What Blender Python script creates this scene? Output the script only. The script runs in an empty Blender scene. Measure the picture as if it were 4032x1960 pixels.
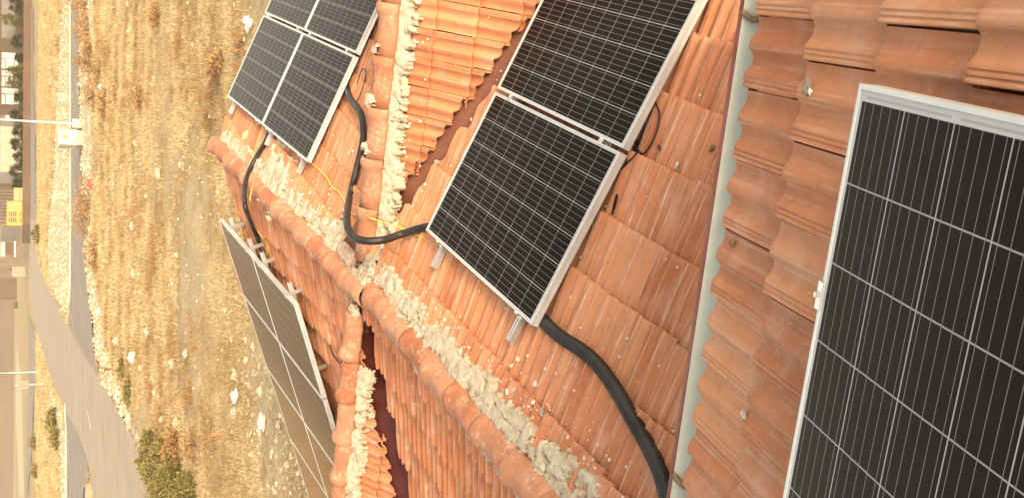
import bpy, bmesh, math, random
import numpy as np
from mathutils import Vector, Matrix, noise
from mathutils.bvhtree import BVHTree

# ------------------------------------------------------------------ camera, world, sun, exposure
SC = bpy.context.scene
COL = SC.collection
H = 6.5                                        # lens height above the field
F_PX, CX, CY = 4315.0, 2016.0, 980.0
T = np.array([[0.13683, -0.95063, -0.27854], [-0.39674, -0.31024, 0.86392], [-0.90768, -0.0077, -0.4196]])
cam_d = bpy.data.cameras.new('camera')
cam_d.sensor_width = 36.0
cam_d.lens = 36.0 * F_PX / 4032.0
cam_d.clip_start = 0.05
cam_d.clip_end = 6000
cam = bpy.data.objects.new('camera', cam_d)
COL.objects.link(cam)
mw = Matrix.Identity(4)
for i in range(3):
    mw[i][0] = T[i][0]; mw[i][1] = -T[i][1]; mw[i][2] = -T[i][2]
mw[2][3] = H
cam.matrix_world = mw
SC.camera = cam

SUN_EL, SUN_AZ = math.radians(12.6), math.radians(148.0)     # azimuth from +Y towards +X
world = bpy.data.worlds.new("World")
SC.world = world
world.use_nodes = True
wn = world.node_tree
bg = wn.nodes['Background']
sky = wn.nodes.new('ShaderNodeTexSky')
sky.sky_type = 'NISHITA'
sky.sun_disc = False
sky.sun_elevation = SUN_EL
sky.sun_rotation = SUN_AZ
sky.dust_density = 3.0
sky.ozone_density = 0.6
wb = wn.nodes.new('ShaderNodeMix'); wb.data_type = 'RGBA'; wb.blend_type = 'MULTIPLY'; wb.inputs[0].default_value = 1.0
hs = wn.nodes.new('ShaderNodeHueSaturation'); hs.inputs['Saturation'].default_value = .45
wn.links.new(sky.outputs[0], hs.inputs['Color'])
wb.inputs[7].default_value = (1.10, 1.0, .84, 1)                  # camera white balance, hazy evening
gm = wn.nodes.new('ShaderNodeGamma'); gm.inputs[1].default_value = 1.05   # brighter aureole round the hazy sun
wn.links.new(hs.outputs[0], gm.inputs[0]); wn.links.new(gm.outputs[0], wb.inputs[6]); wn.links.new(wb.outputs[2], bg.inputs[0])
bg.inputs[1].default_value = 0.15
sun_d = bpy.data.lights.new('sun', 'SUN')
sun_d.energy = .72
sun_d.angle = math.radians(1.6)
sun_d.color = (1.0, 0.74, 0.46)
sun = bpy.data.objects.new('sun', sun_d)
COL.objects.link(sun)
SD = Vector((math.sin(SUN_AZ) * math.cos(SUN_EL), math.cos(SUN_AZ) * math.cos(SUN_EL), math.sin(SUN_EL)))
sun.rotation_euler = SD.to_track_quat('Z', 'Y').to_euler()
SC.view_settings.view_transform = 'Standard'
SC.view_settings.look = 'None'
SC.view_settings.gamma = 1.0
SC.view_settings.use_curve_mapping = False
SC.view_settings.exposure = 1.58

rnd = random.Random(7)
nrg = np.random.default_rng(5)

# ------------------------------------------------------------------ helpers
def V(*a): return np.array(a, float)
def unit(a): a = np.array(a, float); return a / np.linalg.norm(a)
C0 = V(0, 0, H)
def ray(x, y): return T @ V((x - CX) / F_PX, (y - CY) / F_PX, 1.0)
class Plane:
    """a sloping surface: point o, across u, upslope v, normal n"""
    def __init__(s, o, n, up=None):
        s.o = np.array(o, float); s.n = unit(n)
        v = V(0, 0, 1) - s.n * s.n[2]; s.v = unit(v); s.u = np.cross(s.v, s.n)
    def at(s, x, y, h=0.0):
        r = ray(x, y); o = s.o + s.n * h
        return C0 + r * ((s.n @ (o - C0)) / (s.n @ r))
    def z(s, x, y):
        return s.o[2] - (s.n[0] * (x - s.o[0]) + s.n[1] * (y - s.o[1])) / s.n[2]
def W3(a): return np.array(a, float) + C0
def ground(x, y, z=0.0):
    r = ray(x, y); return C0 + r * ((z - H) / r[2])

def mesh(name, verts, faces, mat, parent=None, smooth=False, fattr=None, uvs=None, loc=None):
    me = bpy.data.meshes.new(name)
    verts = np.asarray(verts, dtype=np.float32)
    if loc is not None: verts = verts - np.asarray(loc, dtype=np.float32)
    if isinstance(faces, np.ndarray):
        nf, k = faces.shape
        me.vertices.add(len(verts)); me.vertices.foreach_set('co', verts.ravel())
        me.loops.add(nf * k); me.loops.foreach_set('vertex_index', faces.astype(np.int32).ravel())
        me.polygons.add(nf); me.polygons.foreach_set('loop_start', np.arange(0, nf * k, k, dtype=np.int32))
        me.polygons.foreach_set('loop_total', np.full(nf, k, dtype=np.int32))
        me.update(calc_edges=True)
    else:
        me.from_pydata([tuple(map(float, v)) for v in verts], [], faces)
    if fattr is not None:
        a = me.attributes.new('rand', 'FLOAT', 'FACE'); a.data.foreach_set('value', np.asarray(fattr, dtype=np.float32))
    if uvs is not None:
        uvl = me.uv_layers.new(name='UVMap')
        vi = np.zeros(len(me.loops), dtype=np.int32); me.loops.foreach_get('vertex_index', vi)
        uvl.data.foreach_set('uv', np.asarray(uvs, dtype=np.float32)[vi].ravel())
    me.polygons.foreach_set('use_smooth', [smooth] * len(me.polygons))
    me.materials.append(mat)
    me.validate()
    o = bpy.data.objects.new(name, me); COL.objects.link(o)
    if parent is not None:
        o.parent = parent
        if loc is None: o.location = -Vector(parent.location)
    elif loc is not None: o.location = Vector(loc)
    return o
def tag(o, label=None, cat=None, group=None, kind=None):
    if label: o['label'] = label
    if cat: o['category'] = cat
    if group: o['group'] = group
    if kind: o['kind'] = kind
    return o
def empty(name, loc, label, cat, group=None):
    o = bpy.data.objects.new(name, None); COL.objects.link(o); o.location = Vector(loc); o.empty_display_size = .1
    return tag(o, label, cat, group)
def bm_obj(name, bm, mat, parent=None, smooth=False):
    me = bpy.data.meshes.new(name); bm.to_mesh(me); bm.free()
    if smooth: me.polygons.foreach_set('use_smooth', [True] * len(me.polygons))
    me.materials.append(mat)
    o = bpy.data.objects.new(name, me); COL.objects.link(o)
    if parent is not None: o.parent = parent
    return o
class MB:
    def __init__(s): s.v = []; s.f = []
    def box(s, c, ex, ey, ez):
        """centre and three half-extent vectors"""
        b = len(s.v); c, ex, ey, ez = map(lambda q: np.array(q, float), (c, ex, ey, ez))
        for i in (-1, 1):
            for j in (-1, 1):
                for k in (-1, 1): s.v.append(c + ex * i + ey * j + ez * k)
        q = [(0, 1, 3, 2), (4, 6, 7, 5), (0, 4, 5, 1), (2, 3, 7, 6), (0, 2, 6, 4), (1, 5, 7, 3)]
        if np.dot(np.cross(ex, ey), ez) < 0: q = [t[::-1] for t in q]
        s.f += [tuple(b + i for i in t) for t in q]; return s
    def prism(s, pts, d):
        """polygon pts extruded by vector d"""
        b = len(s.v); n = len(pts); d = np.array(d, float)
        for p_ in pts: s.v.append(np.array(p_, float))
        for p_ in pts: s.v.append(np.array(p_, float) + d)
        s.f.append(tuple(b + i for i in range(n))[::-1]); s.f.append(tuple(b + n + i for i in range(n)))
        for i in range(n):
            j = (i + 1) % n; s.f.append((b + i, b + j, b + n + j, b + n + i))
        return s
    def tube(s, path, r, seg=10, cap=True, squash=None):
        path = [np.array(q, float) for q in path]; n = len(path); b = len(s.v)
        rr = r if hasattr(r, '__len__') else [r] * n
        up = V(0, 0, 1); pd = None
        for i in range(n):
            d = unit(path[min(i + 1, n - 1)] - path[max(i - 1, 0)])
            if pd is None:
                a = np.cross(d, up); a = unit(a if np.linalg.norm(a) > .05 else np.cross(d, V(1, 0, 0)))
            else: a = unit(pd - d * (pd @ d))
            pd = a; c = np.cross(d, a)
            for k in range(seg):
                t = 2 * math.pi * k / seg
                s.v.append(path[i] + (a * math.cos(t) + c * math.sin(t)) * rr[i])
        for i in range(n - 1):
            for k in range(seg):
                k2 = (k + 1) % seg
                s.f.append((b + i * seg + k, b + i * seg + k2, b + (i + 1) * seg + k2, b + (i + 1) * seg + k))
        if cap:
            s.f.append(tuple(b + k for k in range(seg))[::-1]); s.f.append(tuple(b + (n - 1) * seg + k for k in range(seg)))
        return s
    def build(s, name, mat, parent=None, smooth=False, **k):
        return mesh(name, np.array(s.v), s.f, mat, parent, smooth, **k)
def smooth_path(pts, step=.03):
    """Catmull-Rom through pts resampled"""
    P = [np.array(q, float) for q in pts]; P = [2 * P[0] - P[1]] + P + [2 * P[-1] - P[-2]]; out = []
    for i in range(1, len(P) - 2):
        n = max(2, int(np.linalg.norm(P[i + 1] - P[i]) / step))
        for k in range(n):
            t = k / n
            out.append(.5 * ((2 * P[i]) + (-P[i - 1] + P[i + 1]) * t + (2 * P[i - 1] - 5 * P[i] + 4 * P[i + 1] - P[i + 2]) * t * t + (-P[i - 1] + 3 * P[i] - 3 * P[i + 1] + P[i + 2]) * t ** 3))
    out.append(P[-2]); return out
def fn(p, s=1.0, o=0.0): return noise.noise(Vector((p[0] * s + o, p[1] * s + o * .7, p[2] * s - o)))

# ------------------------------------------------------------------ materials
def mat(name, col=(.5, .5, .5), rough=.6, metal=0.0, spec=.5):
    m = bpy.data.materials.new(name); m.use_nodes = True
    b = m.node_tree.nodes['Principled BSDF']
    b.inputs['Base Color'].default_value = (*col, 1); b.inputs['Roughness'].default_value = rough
    b.inputs['Metallic'].default_value = metal; b.inputs['Specular IOR Level'].default_value = spec
    return m, m.node_tree, b
def nd(nt, t, **k):
    n = nt.nodes.new(t)
    for a, v in k.items(): setattr(n, a, v)
    return n
def noise_tex(nt, vec, scale, detail=4, rough=.55):
    n = nd(nt, 'ShaderNodeTexNoise'); n.inputs['Scale'].default_value = scale; n.inputs['Detail'].default_value = detail
    n.inputs['Roughness'].default_value = rough
    if vec is not None: nt.links.new(vec, n.inputs['Vector'])
    return n.outputs['Fac']
def ramp(nt, fac, stops):
    r = nd(nt, 'ShaderNodeValToRGB'); e = r.color_ramp.elements
    while len(e) < len(stops): e.new(.5)
    for i, (p_, c) in enumerate(stops):
        e[i].position = p_; e[i].color = (*c, 1) if len(c) == 3 else c
    nt.links.new(fac, r.inputs[0]); return r.outputs[0]
def mixc(nt, f, a, b):
    n = nd(nt, 'ShaderNodeMix', data_type='RGBA')
    for s_, v in ((0, f), (6, a), (7, b)):
        if hasattr(v, 'links'): nt.links.new(v, n.inputs[s_])
        else: n.inputs[s_].default_value = v if s_ == 0 else (*v, 1)
    return n.outputs[2]
def math_(nt, op, a, b=0.0, c=0.0):
    n = nd(nt, 'ShaderNodeMath', operation=op)
    for i, v in enumerate((a, b, c)):
        if hasattr(v, 'links'): nt.links.new(v, n.inputs[i])
        else: n.inputs[i].default_value = v
    return n.outputs[0]
def bump(nt, b, h, strength=.3, dist=.01):
    n = nd(nt, 'ShaderNodeBump'); n.inputs['Strength'].default_value = strength; n.inputs['Distance'].default_value = dist
    nt.links.new(h, n.inputs['Height']); nt.links.new(n.outputs[0], b.inputs['Normal'])
def scaled(nt, src, sx, sy, sz):
    m = nd(nt, 'ShaderNodeMapping'); m.inputs['Scale'].default_value = (sx, sy, sz); nt.links.new(src, m.inputs[0]); return m.outputs[0]

def tile_material(name, lime, warm, wid=.2, worn_relief=.35):
    m, nt, b = mat(name, rough=.72, spec=.35)
    at = nd(nt, 'ShaderNodeAttribute', attribute_name='rand')
    tc = nd(nt, 'ShaderNodeTexCoord'); uv = tc.outputs['UV']; ob = tc.outputs['Object']
    base = ramp(nt, at.outputs['Fac'], [(0, (.40, .135, .058)), (.35, (.49, .185, .083)), (.7, (.53, .215, .10)), (1, (.58, .265, .13))])
    blot = noise_tex(nt, ob, 6, 5)
    c1 = mixc(nt, math_(nt, 'MULTIPLY', ramp(nt, blot, [(.42, (0, 0, 0)), (.7, (1, 1, 1))]), .5), base, warm)
    # kiln dust and lime wash running down the slope
    st = noise_tex(nt, scaled(nt, uv, 42, 2.4, 1), 1, 4)
    stf = ramp(nt, st, [(.52, (0, 0, 0)), (.75, (1, 1, 1))])
    c2 = mixc(nt, math_(nt, 'MULTIPLY', stf, .6), c1, (.60, .38, .27))
    sp = noise_tex(nt, scaled(nt, uv, 1.0, .45, 1), 95, 3)
    big = noise_tex(nt, ob, 2.3, 3)
    spf = math_(nt, 'MULTIPLY', ramp(nt, sp, [(.66, (0, 0, 0)), (.72, (1, 1, 1))]), ramp(nt, big, [(.45, (0, 0, 0)), (.62, (1, 1, 1))]))
    c3 = mixc(nt, math_(nt, 'MULTIPLY', spf, lime), c2, (.74, .64, .52))
    dk = noise_tex(nt, ob, 22, 4)
    c4 = mixc(nt, math_(nt, 'MULTIPLY', ramp(nt, dk, [(.58, (0, 0, 0)), (.74, (1, 1, 1))]), .35), c3, (.25, .09, .045))
    sn = noise_tex(nt, ob, 3.1, 6, .7)
    c4 = mixc(nt, math_(nt, 'MULTIPLY', ramp(nt, sn, [(.50, (0, 0, 0)), (.66, (1, 1, 1))]), .38), c4, (.36, .17, .105))
    pk = noise_tex(nt, scaled(nt, ob, 1, 1.3, 1), 4.3, 5, .65)
    c4 = mixc(nt, math_(nt, 'MULTIPLY', ramp(nt, pk, [(.50, (0, 0, 0)), (.68, (1, 1, 1))]), .5), c4, (.58, .35, .25))
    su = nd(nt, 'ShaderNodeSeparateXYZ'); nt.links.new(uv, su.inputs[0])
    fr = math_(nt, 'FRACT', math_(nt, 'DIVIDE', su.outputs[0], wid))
    crest = None  # pale worn crests, also painted in as relief contrast the flat light lacks
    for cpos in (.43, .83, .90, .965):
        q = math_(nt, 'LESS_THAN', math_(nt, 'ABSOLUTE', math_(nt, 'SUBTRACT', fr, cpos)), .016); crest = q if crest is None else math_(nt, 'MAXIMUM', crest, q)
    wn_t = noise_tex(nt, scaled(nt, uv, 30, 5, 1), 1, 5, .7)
    c4 = mixc(nt, math_(nt, 'MULTIPLY', math_(nt, 'MULTIPLY', crest, ramp(nt, wn_t, [(.42, (0, 0, 0)), (.62, (1, 1, 1))])), worn_relief), c4, (.70, .50, .38))
    ds = noise_tex(nt, scaled(nt, uv, 55, 1.6, 1), 1, 4, .6)
    c4 = mixc(nt, math_(nt, 'MULTIPLY', ramp(nt, ds, [(.56, (0, 0, 0)), (.70, (1, 1, 1))]), worn_relief * .9), c4, (.30, .11, .055))
    nt.links.new(c4, b.inputs['Base Color'])
    fine = noise_tex(nt, scaled(nt, uv, 60, 14, 1), 4, 6, .65)
    bump(nt, b, fine, .45, .004)
    return m
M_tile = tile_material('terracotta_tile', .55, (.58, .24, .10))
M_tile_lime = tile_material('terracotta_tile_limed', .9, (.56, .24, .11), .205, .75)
def cap_material():
    m, nt, b = mat('ridge_terracotta', rough=.85, spec=.15)
    at = nd(nt, 'ShaderNodeAttribute', attribute_name='rand'); tc = nd(nt, 'ShaderNodeTexCoord')
    base = ramp(nt, at.outputs['Fac'], [(0, (.33, .12, .065)), (.4, (.39, .165, .09)), (1, (.44, .21, .125))])
    n1 = noise_tex(nt, tc.outputs['Object'], 9, 6, .6)
    c = mixc(nt, ramp(nt, n1, [(.46, (0, 0, 0)), (.70, (.5, .5, .5))]), base, (.58, .34, .22))
    n2 = noise_tex(nt, tc.outputs['Object'], 38, 6, .7)
    n3 = noise_tex(nt, tc.outputs['Object'], 5, 3, .6)
    f = math_(nt, 'MULTIPLY', ramp(nt, n2, [(.50, (0, 0, 0)), (.70, (.8, .8, .8))]), ramp(nt, n3, [(.44, (0, 0, 0)), (.58, (.85, .85, .85))]))
    c = mixc(nt, f, c, (.64, .57, .47))
    nt.links.new(c, b.inputs['Base Color'])
    bump(nt, b, n2, .25, .004)
    return m
M_cap = cap_material()
def mortar_material():
    m, nt, b = mat('lime_mortar', rough=.95, spec=.1)
    tc = nd(nt, 'ShaderNodeTexCoord')
    n1 = noise_tex(nt, tc.outputs['Object'], 14, 6, .65)
    c = ramp(nt, n1, [(.3, (.38, .305, .22)), (.5, (.56, .48, .365)), (.7, (.67, .595, .475))])
    nt.links.new(c, b.inputs['Base Color'])
    n2 = noise_tex(nt, tc.outputs['Object'], 70, 6, .7)
    bump(nt, b, n2, .8, .012)
    return m
M_mortar = mortar_material()
def grime(name, c1, c2, scale, rough=.5, metal=0, b_s=.1, spec=.5, bs=60):
    m, nt, b = mat(name, c1, rough, metal, spec)
    tc = nd(nt, 'ShaderNodeTexCoord')
    n1 = noise_tex(nt, tc.outputs['Object'], scale, 5, .6)
    nt.links.new(ramp(nt, n1, [(.35, c1), (.65, c2)]), b.inputs['Base Color'])
    if b_s: bump(nt, b, noise_tex(nt, tc.outputs['Object'], bs, 4), b_s, .004)
    return m
M_alu = grime('brushed_aluminium', (.70, .69, .67), (.80, .79, .77), 8, .38, .75, .03)
M_frame = grime('anodised_frame', (.56, .565, .56), (.66, .66, .65), 5, .35, .35, .02)
M_black = grime('black_corrugated_plastic', (.012, .011, .010), (.035, .032, .030), 9, .5, 0, .1)
M_wire_b = grime('black_cable', (.015, .014, .013), (.03, .03, .03), 9, .5, 0, 0)
M_wire_y = grime('yellow_cable', (.72, .58, .05), (.62, .55, .12), 12, .45, 0, 0)
M_valley_b = grime('brown_valley_metal', (.155, .055, .032), (.24, .10, .062), 5, .55, .1, .12)
M_valley_r = grime('dark_red_valley_metal', (.075, .015, .013), (.115, .030, .025), 4, .32, .25, .05)
M_red = grime('dark_red_paint', (.17, .035, .03), (.24, .07, .055), 11, .5, 0, .05)
M_gutter = grime('grey_gutter', (.42, .44, .37), (.50, .52, .45), 3, .42, .0, .03)
M_strap = grime('rusty_strap', (.16, .09, .04), (.28, .19, .11), 30, .8, .2, .1)
M_render = grime('cement_render', (.45, .40, .33), (.58, .52, .44), 2, .9, 0, .3)
M_bolt = grime('clamp_steel', (.55, .53, .5), (.7, .69, .66), 40, .35, .9, .03)
M_label = mat('pale_plastic_label', (.62, .60, .55), .5)[0]
M_stone = grime('limestone', (.44, .36, .25), (.56, .49, .37), 3, .95, 0, .4, .1, 14)
M_junction = grime('yellowed_plastic', (.62, .47, .10), (.75, .70, .60), 30, .6, 0, .05)
M_white = grime('white_plastic', (.50, .50, .47), (.60, .60, .57), 10, .5, 0, .0)

def glass_material():
    """cells seen through glass; object x runs along the long side, -y along the short side (metres)"""
    m, nt, b = mat('solar_glass', (.02, .02, .02), .07, 0, .5)
    tc = nd(nt, 'ShaderNodeTexCoord'); sx = nd(nt, 'ShaderNodeSeparateXYZ'); nt.links.new(tc.outputs['Object'], sx.inputs[0])
    X, Y = sx.outputs[0], math_(nt, 'MULTIPLY', sx.outputs[1], -1.0)
    P = .159
    ox, oy = math_(nt, 'SUBTRACT', X, .030), math_(nt, 'SUBTRACT', Y, .019)
    fx = math_(nt, 'MULTIPLY', math_(nt, 'FRACT', math_(nt, 'DIVIDE', math_(nt, 'ADD', ox, P), P)), P)
    fy = math_(nt, 'MULTIPLY', math_(nt, 'FRACT', math_(nt, 'DIVIDE', math_(nt, 'ADD', oy, P), P)), P)
    def near(v, c, hw): return math_(nt, 'LESS_THAN', math_(nt, 'ABSOLUTE', math_(nt, 'SUBTRACT', v, c)), hw)
    def edge(v, hw): return math_(nt, 'GREATER_THAN', math_(nt, 'ABSOLUTE', math_(nt, 'SUBTRACT', v, P / 2)), P / 2 - hw)
    gap_x = edge(fx, .0017); gap_y = edge(fy, .0017)
    bus = None
    for k in range(5):
        n_ = near(fy, P * (k + .5) / 5, .0009); bus = n_ if bus is None else math_(nt, 'MAXIMUM', bus, n_)
    out = math_(nt, 'MAXIMUM', math_(nt, 'GREATER_THAN', math_(nt, 'ABSOLUTE', math_(nt, 'SUBTRACT', ox, .795)), .7945),
                math_(nt, 'GREATER_THAN', math_(nt, 'ABSOLUTE', math_(nt, 'SUBTRACT', oy, .477)), .4765))
    # collector ribbons in the end margins
    rib = math_(nt, 'MULTIPLY', math_(nt, 'MAXIMUM', near(X, .0225, .0026), near(X, 1.6275, .0026)),
                math_(nt, 'LESS_THAN', math_(nt, 'ABSOLUTE', math_(nt, 'SUBTRACT', math_(nt, 'FRACT', math_(nt, 'DIVIDE', oy, 2 * P)), .5)), .46))
    n1 = noise_tex(nt, tc.outputs['Object'], 2.0, 3)
    cell = ramp(nt, n1, [(.3, (.0100, .0072, .0062)), (.7, (.0145, .0105, .0090))])
    c = mixc(nt, gap_x, cell, (.30, .31, .33))
    c = mixc(nt, bus, c, (.21, .215, .22))
    c = mixc(nt, gap_y, c, (.40, .405, .41))
    c = mixc(nt, out, c, (.52, .53, .53))
    c = mixc(nt, rib, c, (.40, .39, .36))
    dust = noise_tex(nt, tc.outputs['Object'], 45, 5, .7)
    c = mixc(nt, math_(nt, 'MULTIPLY', ramp(nt, dust, [(.45, (0, 0, 0)), (.8, (1, 1, 1))]), .010), c, (.5, .42, .34))
    nt.links.new(c, b.inputs['Base Color'])
    b.inputs['Specular IOR Level'].default_value = 0.0
    fr = nd(nt, 'ShaderNodeFresnel'); fr.inputs['IOR'].default_value = 1.5
    gl = nd(nt, 'ShaderNodeBsdfGlossy'); gl.inputs['Roughness'].default_value = .09; gl.inputs['Color'].default_value = (1, .90, .80, 1)
    mx = nd(nt, 'ShaderNodeMixShader'); f_ = math_(nt, 'MULTIPLY', math_(nt, 'POWER', fr.outputs[0], 1.9), 1.5)
    nt.links.new(f_, mx.inputs[0]); nt.links.new(b.outputs[0], mx.inputs[1]); nt.links.new(gl.outputs[0], mx.inputs[2])
    nt.links.new(mx.outputs[0], nt.nodes['Material Output'].inputs['Surface'])
    return m
M_glass = glass_material()

# ------------------------------------------------------------------ roof planes (camera-derived survey of the roof)
OFF = .14
nM = V(.36027, 0, .93285)
S2 = Plane(W3((-1.02115, 6.3332, -2.81014)) - nM * OFF, nM)
N_B, N_A = V(.02391, -.99928, -.0296), V(-.93726, -.03271, .3471)
nN = unit(np.cross(N_A, N_B))
S1 = Plane(W3((-1.31894, 12.40367, -2.58533)) - nN * OFF, nN)
YAW = .073; EU = unit(V(-1, -YAW, 0)); EV = V(-EU[1], EU[0], 0); EV = EV if EV[1] > 0 else -EV      # near eave direction, and outward from it
E0 = V(-.131, 2.452, 0)
S3 = Plane(W3((-.21941, 1.61441, -1.46796)) - unit((EV[0] * .256, EV[1] * .256, 1)) * .15, (EV[0] * .256, EV[1] * .256, 1))
def EP(x, y, z):
    """point given as if the near eave ran along x through y = 2.44"""
    q = E0 - EU * (x + .131) + EV * (y - 2.44); return V(q[0], q[1], z)
def EZ(x, y): q = EP(x, y, 0); return S3.z(q[0], q[1])
XR, YX = -2.56, 7.3
def slope(o, d, s):                       # plane through o, falling in horizontal direction d with slope s
    return Plane(o, (d[0] * s, d[1] * s, 1))
RZ = S2.z(XR, 5)
S5 = slope(V(XR, 5, RZ), (-1, 0), .27)
RF0, RF1 = V(-2.62, 7.2, 0), V(-2.80, 12.40, 0)
RF0[2] = S1.z(*RF0[:2]); RF1[2] = S1.z(*RF1[:2])
_a = unit(RF1 - RF0); _d = unit(V(-_a[1], _a[0], 0)); _d = _d if _d[0] < 0 else -_d
_down = unit(_d - V(0, 0, .364)); _n = np.cross(_a, _down); _n = _n if _n[2] > 0 else -_n
S5F = Plane(RF0, _n)
XZ = H - 2.43
S4 = slope(V(-1, YX, XZ), (0, -1), .86)
S6 = slope(V(-4, YX, XZ + .03), (0, -1), .85)
S4B = slope(V(-1, YX, XZ), (0, 1), .70)
S6B = slope(V(-4, YX, XZ + .03), (0, 1), .70)

HOUSE = empty('tiled_house', (-1.5, 6, 0), 'terracotta tiled house roof with mortared ridges under the solar panels', 'house')

PROF = [(.018, -.010), (.026, .003), (.07, .001), (.13, .000), (.19, .001), (.25, .005), (.32, .013), (.38, .0175), (.44, .019),
        (.48, .0165), (.505, .009), (.545, .002), (.60, .000), (.66, .001), (.72, .006), (.78, .013), (.815, .018), (.845, .0185),
        (.858, .0155), (.872, .0155), (.885, .0185), (.91, .0185), (.922, .0155), (.936, .0155), (.95, .0185), (.985, .0185), (.995, .015), (1.0, -.010)]
PROF2 = [(.034, -.018), (.040, .003), (.07, .001), (.14, .000), (.22, .002), (.29, .006), (.35, .014), (.40, .0185), (.445, .019),
         (.480, .0175), (.488, .004), (.494, -.009), (.520, -.009), (.528, .000), (.60, .000), (.68, .002), (.74, .007), (.79, .014), (.825, .0185), (.852, .019),
         (.862, .0145), (.878, .0145), (.888, .0185), (.91, .0185), (.920, .0145), (.938, .0145), (.948, .0185), (.992, .0175), (.998, -.020)]
def tiles(name, pl, o, u_rng, v_rng, w=.2, e=.332, stagger=.0, clips=(), material=None, amp=1.2, prof=PROF, lift=.024, jit=1.0, seed=1, label=None, skip=None):
    """interlocking pan tiles: u across, v up the slope, laid from point o"""
    R = np.random.default_rng(seed)
    pt = np.array([q[0] for q in prof]); pz = np.array([q[1] for q in prof]) * amp; npf = len(pt)
    rows_v = np.array([.003, 0.0, .010, .03, e * .5, e + .03]); rz = np.array([-.017, -.004, 0.0, 0.0, 0.0, 0.0])
    nv = len(rows_v)
    Vs, Fs, Rn, UV = [], [], [], []
    i0, i1 = int(math.floor(u_rng[0] / w)), int(math.ceil(u_rng[1] / w)); j0, j1 = int(math.floor(v_rng[0] / e)), int(math.ceil(v_rng[1] / e))
    base = 0
    idx = np.arange(npf * nv).reshape(nv, npf)
    q = np.stack([idx[:-1, :-1], idx[:-1, 1:], idx[1:, 1:], idx[1:, :-1]], -1).reshape(-1, 4)
    for j in range(j0, j1):
        for i in range(i0, i1 + 1):
            uu = (i + (stagger if j % 2 else 0.0)) * w; vv = j * e
            cc = o + pl.u * (uu + w / 2) + pl.v * (vv + e / 2)
            if any((cc - a) @ b_ > .36 for a, b_ in clips): continue
            if skip and skip(cc): continue
            dz, rot = R.normal(0, .0016) * jit, R.normal(0, .006) * jit; du, dv = R.normal(0, .0012) * jit, R.normal(0, .004) * jit
            lf = lift * (1 + R.normal(0, .10) * jit)
            tu = uu + pt * w; row = []
            for k in range(nv):
                tv = vv + rows_v[k] + dv
                u_ = tu + du - rot * (rows_v[k])
                v_ = tv + rot * (pt - .5) * w
                scal = 1.0 if k > 1 else (1.0 if k == 1 else .9)
                z_ = pz * scal + lf * (1 - rows_v[k] / e) + rz[k] + dz + (pt - .5) * R.normal(0, .0015)
                if k == 5: z_ = z_ - .006
                row.append(o + np.outer(u_, pl.u) + np.outer(v_, pl.v) + np.outer(z_, pl.n))
                UV.append(np.stack([u_ + R.random() * .0, np.full(npf, tv)], 1))
            Vs.append(np.concatenate(row)); Fs.append(q + base); base += npf * nv
            Rn.append(np.full(len(q), R.random()))
    Vs = np.concatenate(Vs); Fs = np.concatenate(Fs); Rn = np.concatenate(Rn); UV = np.concatenate(UV)
    ob = mesh(name, Vs, Fs, material or M_tile, HOUSE, True, Rn, UV)
    bm = bmesh.new(); bm.from_mesh(ob.data)
    off = Vector((0, 0, 0))
    for a, b_ in clips:
        bmesh.ops.bisect_plane(bm, geom=bm.verts[:] + bm.edges[:] + bm.faces[:], dist=1e-5, plane_co=Vector(a), plane_no=Vector(b_), clear_outer=True)
    bm.to_mesh(ob.data); bm.free()
    sm = ob.modifiers.new('thickness', 'SOLIDIFY'); sm.thickness = .011; sm.offset = -1
    es = ob.modifiers.new('edges', 'EDGE_SPLIT'); es.split_angle = math.radians(50)
    if label: ob['label'] = label
    BV.append(BVHTree.FromPolygons([v.co + ob.location * 0 for v in ob.data.vertices], [tuple(p_.vertices) for p_ in ob.data.polygons]))
    return ob
BV = []
def hit(x, y, fallback):
    """where the sight line of a photo pixel meets the tiles"""
    best = None; o_ = Vector(C0) + Vector(HOUSE.location) * 0; d_ = Vector(ray(x, y)).normalized()
    for b_ in BV:
        q = b_.ray_cast(o_, d_)
        if q[0] is not None and (best is None or q[3] < best[3]): best = q
    return np.array(best[0]) if best else fallback.at(x, y, .03)
# valley lines
def isect(pa, pb, x):
    # point with given x on both planes
    A = np.array([[pa.n[1], pa.n[2]], [pb.n[1], pb.n[2]]]); r = V(pa.n @ pa.o - pa.n[0] * x, pb.n @ pb.o - pb.n[0] * x)
    y, z = np.linalg.solve(A, r); return V(x, y, z)
VA, VB = isect(S4, S2, -2.2), isect(S4, S2, .8)
WA, WB = isect(S6, S5, -2.8), isect(S6, S5, -5.0)
def vclip(a, b, side_pt, gap):
    """vertical clip plane along a-b keeping side_pt, moved gap towards it; returns (co, outward normal)"""
    d = unit(V(b[0] - a[0], b[1] - a[1], 0)); n = V(-d[1], d[0], 0)
    if (np.array(side_pt) - a) @ n > 0: n = -n
    return (np.array([a[0], a[1], 0]) - n * gap, n)
XE = 1.55                                # eave on the +X side
XW = -6.6                                # eave on the -X side
YN, YF = 1.9, 12.42
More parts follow.
